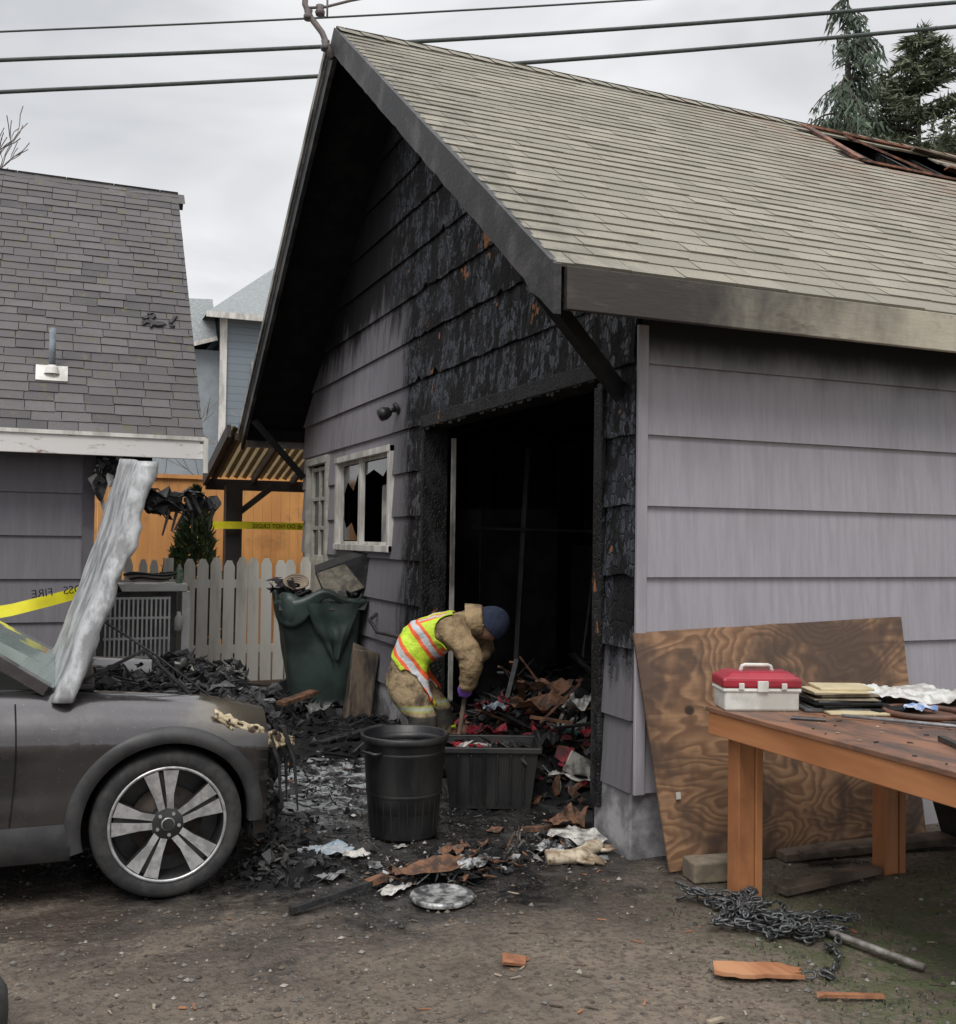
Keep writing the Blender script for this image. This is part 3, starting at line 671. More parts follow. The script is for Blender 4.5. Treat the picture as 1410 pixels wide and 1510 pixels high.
# ------------------------------------------------------------------ power lines and mast
pl=root('power_lines');g=G()
def wire(a,b,sag,r):
    a=V3(a);b=V3(b);d=b-a;P=[]
    for i in range(41):
        f=-1+3*i/40;p=a+d*f;p.z-=sag*4*f*(1-f) if 0<=f<=1 else 0;P.append(p)
    g.tube(P,r,6)
wire((-.98,22.05,10.87),(16.04,15,12.26),.14,.040);wire((-.98,22.05,10.24),(16.04,15,11.78),.14,.040);wire((-.98,22.05,11.43),(16.04,15,12.75),.1,.020)
g.out('wires',[mat('wire_green_grey',(.07,.085,.08),(.05,.065,.06))],pl,smooth=True)
ms=root('service_mast');g=G()
def rp_(l,z,f=0):return (2.16+.924*l,8.5-.383*l+f,z)
g.tube([rp_(-.03,5.70),rp_(-.07,5.80),rp_(-.12,5.92),rp_(-.22,6.05),rp_(-.27,6.16),rp_(-.25,6.7)],.026,10);g.tube([rp_(-.25,6.13),rp_(-.1,6.14),rp_(.12,6.20),rp_(.5,6.28)],.012,8)
g.tube([rp_(-.18,6.10),rp_(-.08,6.05),rp_(-.08,6.30)],.010,6)
for l,z in((-.09,5.80),(-.24,6.06),(-.14,6.10)):g.lathe([(.0,-.03),(.038,-.03),(.042,.0),(.03,.02),(.038,.05),(0,.07)],rp_(l,z),12)
g.out('pipe',[mat('mast_rusty',(.11,.095,.10),(.17,.14,.13),15,.6,.3)],ms,smooth=True)
# ------------------------------------------------------------------ car
PAINT=N('car_paint_grey');nn1=PAINT.noise(4,4,.7);cc=PAINT.mix(PAINT.ss(nn1,.45,.75),(.070,.064,.066),(.090,.084,.083))
xx=PAINT.sep();ht=PAINT.mth('MULTIPLY',PAINT.ss(PAINT.mth('ADD',xx[0],PAINT.mth('MULTIPLY',nn1,.35)),.22,.5),PAINT.ss(xx[2],.66,.84))
cc=PAINT.mix(PAINT.mth('MULTIPLY',ht,.8),cc,(.20,.17,.125));cc=PAINT.mix(PAINT.mth('MULTIPLY',PAINT.ss(PAINT.noise(55,3,.7),.64,.69),.6),cc,(.16,.15,.14))
scx=PAINT.mth('ADD',xx[0],PAINT.mth('MULTIPLY',nn1,.22));cc=PAINT.mix(PAINT.mth('MULTIPLY',PAINT.ss(scx,.47,.56),PAINT.ss(xx[2],.74,.62)),cc,(.014,.013,.013))
cc=PAINT.mix(PAINT.mth('MULTIPLY',PAINT.ss(xx[2],.50,.25),.5),cc,(.075,.062,.05))
PAINT=PAINT.fin(cc,PAINT.ss(nn1,.3,.8,.18,.34),.6,coat=.9)
CLAD=mat('cladding_grey',(.034,.034,.037),(.050,.049,.049),12,.5,.1,60)
TYRE=mat('tyre_rubber',(.018,.018,.019),(.040,.038,.036),14,.75,.3,60)
CGLASS=N('windshield_glass');CGLASS.b.inputs['Transmission Weight'].default_value=.75;CGLASS=CGLASS.fin((.62,.76,.70),.06)
car=root('burnt_car',(.535,5.83,0));HW=.925;ZC=.335;AR=.385
def zt_car(x):
    if x>.1:return .875-.20*((x-.1)/.65)**1.5
    if x>-.75:return .93-.055*((x+.75)/.85)**1.5
    return .94+.05*min(1,(-x-.75)/2.5)
def W_(x):
    if x>.1:return HW*(1-.42*((x-.1)/.75)**2.3)
    if x<-3.1:return HW*(1-.22*((-x-3.1)/.82)**2)
    return HW
def yb(x,z):
    t=(z-.2)/(zt_car(x)-.2);k=.955+.045*math.sin(min(1,max(0,t*1.5))*math.pi/2)
    k+=.014*math.exp(-((t-.72)/.06)**2)-.012*math.exp(-((t-.45)/.10)**2)
    if t>.75:k-=.12*((t-.75)/.25)**2
    return W_(x)*k
cols=set()
x=-3.92
while x<.50:cols.add(round(x,3));x+=.06
for c in(0,-2.87):
    for i in range(33):cols.add(round(c-AR*math.cos(math.pi*i/32),4))
cols=sorted(c for c in cols if c<=.47)
def zb_car(x):
    z=.235
    for c in(0,-2.87):
        if abs(x-c)<AR+1e-4:z=max(z,ZC+math.sqrt(max(0,AR*AR-(x-c)**2)))
    return z
NR=20
for sgn,nm in((-1,'body_side_right'),(1,'body_side_left')):
    V=[];F=[]
    for x in cols:
        z0=zb_car(x);z1=zt_car(x)
        for r in range(NR):
            z=z0+(z1-z0)*r/(NR-1);V.append((x,sgn*yb(x,z),z))
        for f,dz in((.85,.012),(.79,.018),(.72,.010),(.70,-.12)):
            V.append((x,sgn*W_(x)*f,z1+dz))
    n=NR+4
    for i in range(len(cols)-1):
        for r in range(n-1):
            if cols[i+1]<-.9 and r>NR:continue
            a=i*n+r;F.append((a,a+n,a+n+1,a+1))
    mesh(nm,V,F,PAINT,car,smooth=True)
    V=[];F=[]
    for c in(0,-2.87):
        k=40;ring=[]
        for i in range(k+1):
            t=math.radians(-4+198*i/k) if c==0 else math.radians(-14+208*i/k)
            for rr_,of in((AR-.015,-.06),(AR-.012,.016),(AR+.045,.018),(AR+.058,.003)):
                x=c+rr_*math.cos(t);z=max(.17,ZC+rr_*math.sin(t));ring.append((x,sgn*(yb(x,max(z,.25))+of),z))
        b=len(V);V+=ring
        for i in range(k):
            for j in range(3):F.append((b+i*4+j,b+i*4+j+1,b+(i+1)*4+j+1,b+(i+1)*4+j))
    b=len(V);xsill=[-2.87+AR+.03+i*(2.87-2*AR-.06)/20 for i in range(21)]
    for x in xsill:V+=[(x,sgn*(yb(x,.36)+.004),.375),(x,sgn*(yb(x,.3)+.018),.34),(x,sgn*(yb(x,.25)+.018),.215),(x,sgn*.75,.17)]
    for i in range(20):
        for j in range(3):F.append((b+i*4+j,b+i*4+j+1,b+(i+1)*4+j+1,b+(i+1)*4+j))
    mesh('cladding_'+nm[-5:],V,F,CLAD,car,smooth=True)
    g=G()
    def line(pts,wd=.007):
        for (x0,z0),(x1,z1) in zip(pts[:-1],pts[1:]):
            L=math.hypot(x1-x0,z1-z0);nx_,nz_=-(z1-z0)/L*wd/2,(x1-x0)/L*wd/2
            P=[(x0-nx_,z0-nz_),(x1-nx_,z1-nz_),(x1+nx_,z1+nz_),(x0+nx_,z0+nz_)]
            g.face([(a,sgn*(yb(a,b)+.0025),b) for a,b in P])
    zs=[.38+i*.026 for i in range(21)]
    line([(-.66+.02*math.sin((z-.38)*5),z) for z in zs]);line([(-1.72,z) for z in zs]);
    g.out('shut_lines',[SOOT],car)
g=G()
for c in(0,-2.87):
    for sgn in(-1,1):
        P=[(c+(AR+.0)*math.cos(math.radians(a)),ZC+(AR)*math.sin(math.radians(a))) for a in range(-15,196,10)]
        for p,q in zip(P[:-1],P[1:]):g.face([(p[0],sgn*.88,p[1]),(q[0],sgn*.88,q[1]),(q[0],sgn*.55,q[1]),(p[0],sgn*.55,p[1])])
        g.face([(p[0],sgn*.56,p[1]) for p in P])
g.box((-1.75,0,.28),(4.2,1.5,.12));g.box((-.55,0,.62),(.08,1.5,.6))
g.box((.1,0,.62),(.9,1.28,.16));g.box((-2.3,0,.8),(3.1,1.7,.1))
g.out('underbody',[SOOT],car)
g=G();g.grid(lambda u,v:(-3.92-.1*(1-(2*u-1)**2),(2*u-1)*yb(-3.92,.22+.75*v),.22+.76*v),8,4);g.out('tail_panel',[PAINT],car,smooth=True)
g=G()
roofp=[(-1.22,1.40),(-1.7,1.47),(-2.5,1.48),(-3.3,1.42),(-3.6,1.36)]
def rw(x):return .60 if x<-3.4 else .64
for (xa,za),(xb,zb_) in zip(roofp[:-1],roofp[1:]):
    g.face([(xa,-rw(xa),za),(xb,-rw(xb),zb_),(xb,-.3,zb_+.02),(xa,-.3,za+.02)]);g.face([(xa,-.3,za+.02),(xb,-.3,zb_+.02),(xb,.3,zb_+.02),(xa,.3,za+.02)]);g.face([(xa,rw(xa),za),(xb,rw(xb),zb_),(xb,.3,zb_+.02),(xa,.3,za+.02)])
for sg in(-1,1):
    g.beam((-.52,sg*.80,.95),(-1.24,sg*.64,1.41),.06,.05);g.beam((-1.2,sg*.64,1.41),(-3.4,sg*.64,1.43),.05,.05)
    g.beam((-1.72,sg*.85,.95),(-1.8,sg*.65,1.45),.02,.09);g.beam((-2.9,sg*.85,.98),(-2.95,sg*.65,1.45),.02,.09);g.beam((-3.9,sg*.80,.98),(-3.5,sg*.62,1.40),.1,.12)
g.out('roof_and_pillars',[PAINT],car)
g=G();
for i in range(6):
    y0=-.78+1.56*i/6;y1=-.78+1.56*(i+1)/6;bx=lambda y:-.50+.16*(1-(y/.78)**2);tx=lambda y:-1.23+.07*(1-(y/.78)**2)
    g.face([(bx(y0),y0,.955),(bx(y1),y1,.955),(tx(y1),y1*.81,1.405),(tx(y0),y0*.81,1.405)])
for sg in(-1,1):
    for a,b,c,d in((-.72,-1.68,-1.28,-1.74),(-1.78,-2.85,-1.85,-2.9),(-2.95,-3.8,-3.0,-3.5)):
        g.face([(a,sg*.86,.95),(b,sg*.86,.96),(d,sg*.655,1.42),(c,sg*.655,1.42)])
g.face([(-3.95,-.7,1.0),(-3.95,.7,1.0),(-3.62,.55,1.36),(-3.62,-.55,1.36)])
g.out('glass',[CGLASS],car)
g=G();g.box((-.75,0,.9),(.5,1.5,.1));g.beam((-.40,-.75,.95),(-.36,.75,.95),.16,.03)
g.beam((-.46,-.45,.985),(-.62,.1,1.09),.02,.015);g.tube([(-.9,-.35+.18*math.cos(t*.5),1.02+.18*math.sin(t*.5)) for t in range(14)],.016,6)
for sg in(-1,1):g.box((-1.5,sg*.38,1.0),(.14,.45,.5));g.box((-1.53,sg*.38,1.32),(.09,.24,.18))
g.out('interior_dash_seats',[BLK],car,bevel=.02)
HOODM=mat('hood_bare_ash',(.50,.51,.52),(.22,.22,.225),11,.45,.7,26,metal=.15,st=(1,1,.45))
g=G()
def hoodp(u,v):   # u across the car (folded flanges at both ends), v up the sheet
    fl=0.
    if u<.12:y=-.86;fl=(1-u/.12)
    elif u>.88:y=.86;fl=(u-.88)/.12
    else:y=-.86+1.72*(u-.12)/.76
    e=(y+.86)/1.72;bow=.050*math.sin(e*math.pi)
    x=-.50+.35*v+.022*math.sin(v*3.1)+.016*noise.noise(V3((v*5,e*4,0)))-bow*.8+math.sin(fl*1.57)*(.085+.022*noise.noise(V3((v*7,1,2)))+.012*noise.noise(V3((v*23,1,5))))
    z=.90+1.09*v+.014*noise.noise(V3((v*5,e*3,5)))+.05*math.sin(e*math.pi)*v
    return (x,y*(1-.10*v)-.03*math.sin(fl*3.14)*(1 if y<0 else -1),z)
g.grid(hoodp,60,36);o=g.out('open_hood',[HOODM],car,smooth=True);sm=o.modifiers.new('s','SOLIDIFY');sm.thickness=.006;sm.offset=0
g=G();g.grid(lambda u,v:(lambda p:(p[0]+.035+.012*noise.noise(V3((u*9,v*9,3))),p[1]*.93,p[2]-.03))(hoodp(.14+.72*u,v)),20,20)
g.out('hood_underside_char',[CHARD],car,smooth=True)
g=G()
# charred liner peeling off the tip, still attached to the sheet
def liner(y0,yw,L,dz,sd_):
    def f(u,v):
        y=y0+yw*v;x=-.16+L*u;z=1.86-dz*u*u+.035*noise.noise(V3((u*5,v*4,sd_)))*(.3+u)+.02*math.sin(u*9+sd_)
        return (x+.02*noise.noise(V3((u*3,v*6,sd_+3))),y+.03*noise.noise(V3((u*6,v*3,sd_+6))),z)
    g.grid(f,12,7,keep=lambda u,v:noise.noise(V3((u*6,v*5,sd_+9)))<.22)
liner(-.76,.28,.36,.04,1);liner(-.74,.20,.30,.14,5);liner(-.50,.30,.30,.10,8);liner(-.30,.5,.22,.15,12)
for i in range(26):
    u=R.random();g.box((-.14+.36*u,-.74+R.uniform(0,.28),1.84-.04*u+R.gauss(0,.022)),(R.uniform(.02,.07),R.uniform(.02,.07),R.uniform(.01,.05)),Matrix.Rotation(R.uniform(-1,1),3,'Y')@Matrix.Rotation(R.uniform(-2,2),3,'Z'),jit=.8)
for i in range(7):
    x0=R.uniform(-.05,.18);g.tube([(x0,-.72+R.uniform(0,.1),1.83),(x0+.03,-.70,1.76),(x0+R.uniform(-.02,.05),-.68,R.uniform(1.64,1.72))],[.014,.009,.004],5)
for i in range(70):
    f=R.random();p=V3(hoodp(.14+.6*R.random(),f));g.box((p.x+.065,p.y,p.z-.04),(.02,R.uniform(.04,.14),R.uniform(.03,.12)),Matrix.Rotation(-.3+R.uniform(-.2,.2),3,'Y'),jit=.6)
g.out('hood_insulation_burnt',[CHARD],car)
g=G()
g.grid(lambda u,v:(-.45+1.0*u,-.68+1.38*v,.755+.055*noise.noise(V3((u*8,v*11,1)))+.035*noise.noise(V3((u*24,v*30,6)))+.05*max(0,math.sin(v*3.1))),46,54)
g.out('burnt_engine',[CHARD],car)
g=G()
rubble(g,420,lambda:(R.uniform(-.42,.55),R.uniform(-.66,.70),.770+R.random()*.07+.05),(.02,.08),[0,0,0,0,1])
rubble(g,46,lambda:(R.gauss(.25,.10),R.gauss(.35,.14),.84+R.random()*.12),(.04,.13),[0])
for i in range(30):
    a=V3((R.uniform(-.4,.4),R.uniform(-.6,.6),.82));g.tube([a,a+V3((R.uniform(-.15,.15),R.uniform(-.15,.15),R.uniform(.0,.08))),a+V3((R.uniform(-.35,.35),R.uniform(-.3,.3),R.uniform(-.03,.04)))],.007,5)
g.tube([(-.45,-.7,.93),(-.1,-.66,1.10),(.12,-.66,.88)],.010,6);g.tube([(-.30,-.6,1.25),(-.05,-.66,1.08),(.22,-.62,.86)],.006,5)
g.out('engine_bay_wreckage',[CHARD,mat('ash_grey',(.19,.185,.18),(.07,.07,.07),9,.9)],car)
g=G()
def front(u,v):
    t=-1.45+2.9*u;z=.16+.64*v;r=.16+.05*math.sin(v*6)+.09*noise.noise(V3((u*9,v*5,2)))+.06*noise.noise(V3((u*25,v*14,2)))-.04*v
    if v<.3:r-=.25*(.3-v)
    zz=z+.04*noise.noise(V3((u*12,v*9,8)))+.02*noise.noise(V3((u*40,v*30,8)));return (.40+(.02+r)*math.cos(t)+.02*noise.noise(V3((u*50,v*30,1))),math.sin(t)*(.74+.4*(r-.2)),zz)
g.grid(front,110,40,mf=lambda u,v:0 if noise.noise(V3((u*14,v*8,3)))<.34 else 1,keep=lambda u,v:noise.noise(V3((u*16,v*7,13)))<.30)
g.out('melted_bumper',[mat('melt_black',(.012,.012,.012),(.03,.028,.027),14,.35,.6,30),mat('melt_ochre',(.15,.10,.06),(.03,.025,.02),14,.5)],car)
g=G()
rubble(g,190,lambda:(lambda t:(.40+.24*math.cos(t)*R.uniform(.7,1.1),math.sin(t)*.80,R.uniform(.06,.76)))(R.uniform(-1.5,1.5)),(.015,.07),[0,0,0,0,0,1],.9)
rubble(g,240,lambda:(lambda t:(.42+.34*math.cos(t)*R.uniform(.4,1.15),math.sin(t)*.90,R.uniform(.01,.12)))(R.uniform(-1.55,1.2)),(.015,.08),[0,0,0,0,1])
for i in range(30):
    y=-.80+R.uniform(0,.9);x=.46+R.uniform(-.05,.10);g.tube([(x,y,.72),(x+.06,y,.55),(x+.04+R.uniform(-.06,.06),y+.02,.28+R.uniform(0,.25))],[.016,.010,.004],5)
g.out('bumper_scraps',[CHARD,mat('scrap_grey',(.12,.10,.085),(.05,.045,.04),12,.7)],car)
HL=mat('headlight_melted',(.60,.50,.33),(.08,.055,.04),15,.3,.5,20,lo=.44,hi=.56)
g=G()
def hl(u,v):
    x=.20+.42*u;z=.835-.18*u-.095*v*(.35+.55*math.sin(.3+u*2.4)**2)+.016*noise.noise(V3((u*9,v*3,4)))+.008*noise.noise(V3((u*26,v*6,4)));t=max(0,u-.55)
    return (x,-(W_(min(x,.84))*.955+.012+.018*noise.noise(V3((u*8,v*4,1))))+t*.12,z)
g.grid(hl,40,8,keep=lambda u,v:noise.noise(V3((u*9,v*5,21)))<.34);o=g.out('melted_headlight',[HL],car,smooth=True);s=o.modifiers.new('s','SOLIDIFY');s.thickness=.008
SILV=mat('alloy_silver',(.60,.60,.60),(.38,.38,.38),18,.34,.1,40,metal=.65)
DKA=mat('alloy_dark',(.022,.022,.023),(.04,.04,.04),9,.4,metal=.2)
DISC=mat('brake_disc',(.09,.065,.05),(.04,.035,.03),10,.6,metal=.4)
def wheel(name,c,sgn):
    e=bpy.data.objects.new(name,None);link(e,car);e.location=c
    g=G();o=sgn
    pr=[(.262,.095),(.272,.104),(.290,.108),(.305,.107),(.318,.103),(.330,.090),(.335,.07),(.337,.05),(.337,-.05),(.333,-.088),(.315,-.104),(.262,-.095)]
    g.lathe([(r,o*h) for r,h in pr],(0,0,0),72,'Y')
    g.out(name+'_tyre',[TYRE],e,smooth=True)
    g=G();g.lathe([(.262,o*.097),(.258,o*.103),(.248,o*.098),(.242,o*.06),(.238,-o*.09)],(0,0,0),64,'Y',ms=[0,0,1,1])
    g.lathe([(0,o*.02),(.16,o*.02),(.16,o*.0),(.0,0)],(0,0,0),40,'Y',m=2);g.lathe([(.238,-o*.02),(0,-o*.02)],(0,0,0),40,'Y',m=1)
    g.out(name+'_rim',[SILV,DKA,DISC],e,smooth=True)
    g=G()
    for k in range(5):
        t=2*math.pi*k/5+math.radians(97)
        def P(r,a,y):return V3((r*math.cos(t+a),o*y,r*math.sin(t+a)))
        for q in([P(.07,.06,.084),P(.07,.50,.084),P(.13,.36,.089),P(.246,.34,.096),P(.246,.075,.096),P(.13,.08,.089)],
                 [P(.07,-.50,.084),P(.07,-.06,.084),P(.13,-.05,.089),P(.246,-.02,.096),P(.246,-.30,.096),P(.13,-.30,.089)]):
            q2=[p-V3((0,o*.04,0)) for p in q]
            g.face(q,0)
            for i in range(6):g.face([q[i],q[(i+1)%6],q2[(i+1)%6],q2[i]],1)
        q=[P(.05,-.6,.070),P(.05,.6,.070),P(.243,.22,.080),P(.243,-.22,.080)];g.face(q,1)
        c_=P(.050,.63,.082);g.lathe([(0,o*.012),(.008,o*.012),(.008,0)],c_,8,'Y',m=0)
    g.lathe([(.0,o*.098),(.026,o*.098),(.030,o*.092),(.075,o*.080),(.085,o*.06)],(0,0,0),30,'Y',ms=[1,0,1,1])
    g.out(name+'_spokes',[SILV,DKA],e)
wheel('wheel_front_right',(0,-.815,ZC),-1);wheel('wheel_front_left',(0,.815,ZC),1);wheel('wheel_rear_right',(-2.87,-.815,ZC),-1);wheel('wheel_rear_left',(-2.87,.815,ZC),1)
# ------------------------------------------------------------------ green wheeled bin (melted) with burnt box
wb=root('wheeled_trash_bin',(2.44,9.85,0),math.radians(-8));wb.scale=(1.08,1.08,1.02)
GB=mat('bin_green',(.045,.068,.060),(.028,.040,.036),3,.45,.3,15)
n=40;rows=14;V=[];F=[]
for j in range(rows+1):
    f=j/rows;z=.06+1.0*f
    for i in range(n):
        t=2*math.pi*i/n;cx,cy=math.cos(t),math.sin(t);k=(abs(cx)**5+abs(cy)**5)**(-.2);hx=(.25+.13*f);hy=(.26+.10*f)
        d=.09*f**2*noise.noise(V3((cx*2,cy*2,f*3)))-.12*max(0,math.sin((cx+.5)*3))*max(0,-cy)*(max(0,f-.3))
        zz=z+(.09*noise.noise(V3((cx*2.2,cy*2.2,9))) if f>.9 else 0)
        V.append((cx*k*(hx+d),cy*k*(hy+d),zz))
for j in range(rows):
    for i in range(n):F.append((j*n+i,j*n+(i+1)%n,(j+1)*n+(i+1)%n,(j+1)*n+i))
F.append(tuple(range(n)))
o=mesh('body_melted',V,F,GB,wb,smooth=True);s=o.modifiers.new('s','SOLIDIFY');s.thickness=.012
g=G()
def rim(u,v):
    t=2*math.pi*u;cx,cy=math.cos(t),math.sin(t);k=(abs(cx)**5+abs(cy)**5)**(-.2);r=1.07-.06*v
    z=1.05+.05*math.sin(t*3)+.02*math.sin(t*7);h=.05+.30*max(0,math.sin(t*1.5+1.9))**3*max(0,-cy)+.06*max(0,math.sin(t*2.2+1))**2
    if v==0:r=.94;z+=.02
    elif v<.2:pass
    else:z-=h*(v-.15)
    return (cx*k*.385*r,cy*k*.365*r,z)
g.grid(rim,80,7);o=g.out('drooping_rim',[GB],wb,smooth=True);s=o.modifiers.new('s','SOLIDIFY');s.thickness=.01
g=G()
def sheetp(u,v):
    y=-.375-.03*math.sin(u*9)-.02*v;wd=.22*(1-v)+.03
    return (.06+(u-.5)*2*wd+.05*v,y+.06*v+.03*noise.noise(V3((u*4,v*4,1))),1.02-.52*v+.05*noise.noise(V3((u*6,v*3,7))))
g.grid(sheetp,12,12);g.out('melted_sheet',[GB],wb,smooth=True)
g=G();g.box((0,0,.99),(.70,.66,.08),jit=.1)
rubble(g,60,lambda:(R.uniform(-.32,.32),R.uniform(-.3,.3),1.04+R.random()*.06),(.05,.16),[0]);g.out('contents',[CHARD],wb)
for sx_ in(-.24,.24):
    g=G();g.lathe([(0,-.03),(.12,-.03),(.13,0),(.12,.03),(0,.03)],(sx_,.24,.13),24,'Y');g.out('bin_wheel',[BLK],wb)
g=G();Mx=Matrix.Rotation(math.radians(-8),3,'Z')@Matrix.Rotation(math.radians(-22),3,'Y')@Matrix.Rotation(math.radians(8),3,'X')
g.box((.24,.0,1.27),(.50,.42,.30),Mx,0)
cf=V3((.24,0,1.27))
g.face([cf+Mx@V3(p) for p in((-.24,-.214,-.14),(.10,-.214,-.14),(.02,-.214,.13),(-.24,-.214,.14))],1);g.face([cf+Mx@V3(p) for p in((-.254,-.20,-.14),(-.254,.20,-.14),(-.254,.20,.14),(-.254,-.20,.14))],1)
g.out('charred_box',[CHARD,mat('box_ochre',(.36,.325,.26),(.14,.125,.10),7,.8)],wb)
g=G()
for k in range(5):
    r=.05+.014*k;g.tube([(-.22+r*math.cos(t*.32),-.1+.4*r*math.sin(t*.32),1.16+.6*r*math.sin(t*.32)+.01*k) for t in range(21)],.010,6,m=0)
rubble(g,34,lambda:(-.27+R.gauss(0,.07),R.gauss(0,.08),1.16+R.gauss(0,.04)),(.05,.13),[1,2])
g.out('cord_and_rags',[mat('cord_tan',(.38,.30,.22)),mat('rag_purple',(.10,.06,.09)),BLK],wb,smooth=False)
# ------------------------------------------------------------------ round bin
rb=root('round_trash_can',(1.87,5.54,.0));rb.scale=(1.06,1.06,.91);g=G()
g.lathe([(0,.02),(.165,.02),(.172,0),(.178,.02),(.192,.25),(.199,.26),(.200,.275),(.194,.29),(.206,.50),(.214,.51),(.214,.525),(.208,.535),(.212,.575),(.228,.578),(.233,.59),(.233,.615),(.226,.622),(.218,.615),(.200,.3),(.175,.04),(0,.04)],(0,0,0),56)
g.out('bin_body',[BIN],rb,smooth=True)
g=G()
for k in range(28):
    a=2*math.pi*k/28;g.beam((.180*math.cos(a),.180*math.sin(a),.05),(.206*math.cos(a),.206*math.sin(a),.49),.006,.006)
g.out('ribs',[BIN],rb)
g=G()
for a in(.4,3.54):
    c=V3((.225*math.cos(a),.225*math.sin(a),.53));tg=V3((-math.sin(a),math.cos(a),0));on=V3((math.cos(a),math.sin(a),0))
    g.tube([c-tg*.06-on*.02,c-tg*.05+on*.02,c+tg*.05+on*.02,c+tg*.06-on*.02],.010,8)
g.out('handles',[BIN],rb,smooth=True)
tb=root('storage_tote',(2.60,6.02,0),math.radians(-22));g=G()
def tote(g,a,b,c,d,h):
    for sx_,sy_,tx_,ty_ in((-1,-1,1,-1),(1,-1,1,1),(1,1,-1,1),(-1,1,-1,-1)):
        g.face([(sx_*a,sy_*b,0),(tx_*a,ty_*b,0),(tx_*c,ty_*d,h),(sx_*c,sy_*d,h)])
tote(g,.245,.16,.29,.20,.37);tote(g,.235,.15,.28,.19,.37);g.face([(-.245,-.16,.01),(.245,-.16,.01),(.245,.16,.01),(-.245,.16,.01)])
for a in(-1,1):g.box((0,a*.205,.365),(.62,.03,.035));g.box((a*.30,0,.365),(.03,.38,.035))
for i in range(6):g.box((-.2+i*.08,-.187,.19),(.014,.02,.30),Matrix.Rotation(.1,3,'X'))
g.out('tote_body',[BIN],tb,bevel=.005)
g=G();rubble(g,80,lambda:(R.uniform(-.22,.22),R.uniform(-.14,.14),.28+R.random()*.09),(.04,.12),[0,0,0,0,1,2]);g.out('tote_contents',[CHARD,mat('red_cloth',(.40,.025,.04),(.2,.02,.03)),mat('paper_pale',(.5,.48,.45),(.3,.28,.25))],tb)
# ------------------------------------------------------------------ firefighter
ff=root('firefighter',(2.33,6.52,0),math.radians(-22.5))
TAN=N('turnout_tan');c=TAN.mix(TAN.ss(TAN.noise(7,4,.7),.38,.68),(.42,.30,.165),(.17,.115,.065));TAN.bump(TAN.noise(11,3,.6),.9,.03);TAN=TAN.fin(c,.85)
PANTS=N('turnout_pants');z=PANTS.sep()[2];pn=PANTS.noise(7,4,.7);c=PANTS.mix(PANTS.ss(pn,.40,.62),(.36,.265,.15),(.085,.062,.04))
c=PANTS.mix(PANTS.mth('MULTIPLY',PANTS.ss(z,.38,.40),PANTS.ss(z,.52,.50)),c,(.05,.045,.04))
for a0,a1,cl_ in((.535,.575,(.34,.38,.10)),(.546,.564,(.40,.40,.38)),(.24,.30,(.6,.68,.1)),(.255,.285,(.55,.55,.55))):
    c=PANTS.mix(PANTS.mth('MULTIPLY',PANTS.mth('MULTIPLY',PANTS.mth('GREATER_THAN',z,a0),PANTS.mth('LESS_THAN',z,a1)),.8),c,cl_)
PANTS.bump(PANTS.noise(9,3,.6),.9,.03);PANTS=PANTS.fin(c,.85)
BOOT=mat('boot_black',(.02,.02,.02),(.05,.045,.04),9,.5);GLV=mat('glove_purple',(.24,.11,.50),(.12,.055,.28),8,.45);SKINM=mat('skin',(.52,.30,.21),(.45,.25,.17),6,.5);BEAN=mat('beanie_navy',(.018,.026,.055),(.03,.04,.075),30,.95,.6,90)
def skinmesh(pts,edges,rad,sub=3,rootv=0):
    m=bpy.data.meshes.new('t');m.from_pydata(pts,edges,[]);o=link(bpy.data.objects.new('t',m))
    md=o.modifiers.new('k','SKIN');md.use_smooth_shade=True
    for i,r in enumerate(rad):
        m.skin_vertices[0].data[i].radius=(r,r)
        m.skin_vertices[0].data[i].use_root=(i==rootv)
    sb=o.modifiers.new('s','SUBSURF');sb.levels=sub
    dg=bpy.context.evaluated_depsgraph_get();dg.update();ev=o.evaluated_get(dg);me=bpy.data.meshes.new_from_object(ev)
    bpy.data.objects.remove(o);return me
J=dict(pel=(-.17,0,.80),sp=(-.04,0,.955),ch=(.12,0,1.055),nb=(.27,0,1.105),nk=(.36,0,1.11),
 sR=(.19,-.17,1.06),eR=(.33,-.25,.86),wR=(.275,-.12,.665),sL=(.21,.17,1.06),eL=(.43,.22,.90),wL=(.30,.06,.835),
 hR=(-.15,-.12,.74),kR=(.03,-.19,.45),aR=(-.07,-.20,.10),tR=(.12,-.22,.055),hL=(-.15,.12,.74),kL=(.13,.16,.46),aL=(.05,.18,.10),tL=(.24,.19,.055))
names=list(J);E=[('pel','sp'),('sp','ch'),('ch','nb'),('nb','nk'),('ch','sR'),('sR','eR'),('eR','wR'),('ch','sL'),('sL','eL'),('eL','wL'),('pel','hR'),('hR','kR'),('kR','aR'),('aR','tR'),('pel','hL'),('hL','kL'),('kL','aL'),('aL','tL')]
rd=dict(pel=.165,sp=.165,ch=.165,nb=.10,nk=.062,sR=.105,eR=.082,wR=.058,sL=.105,eL=.082,wL=.058,hR=.128,kR=.102,aR=.09,tR=.05,hL=.128,kL=.102,aL=.09,tL=.05)
me=skinmesh([J[k] for k in names],[(names.index(a),names.index(b)) for a,b in E],[rd[k] for k in names])
def segd(p,a,b):
    a=V3(a);b=V3(b);t=max(0,min(1,(p-a).dot(b-a)/(b-a).length_squared));return (p-a-(b-a)*t).length
for m in(TAN,PANTS,BOOT,SKINM):me.materials.append(m)
for v in me.vertices:
    n_=v.normal;f=noise.noise(v.co*9)*.016+noise.noise(V3((v.co.x*20,v.co.y*9,v.co.z*26)))*.010
    v.co+=n_*f
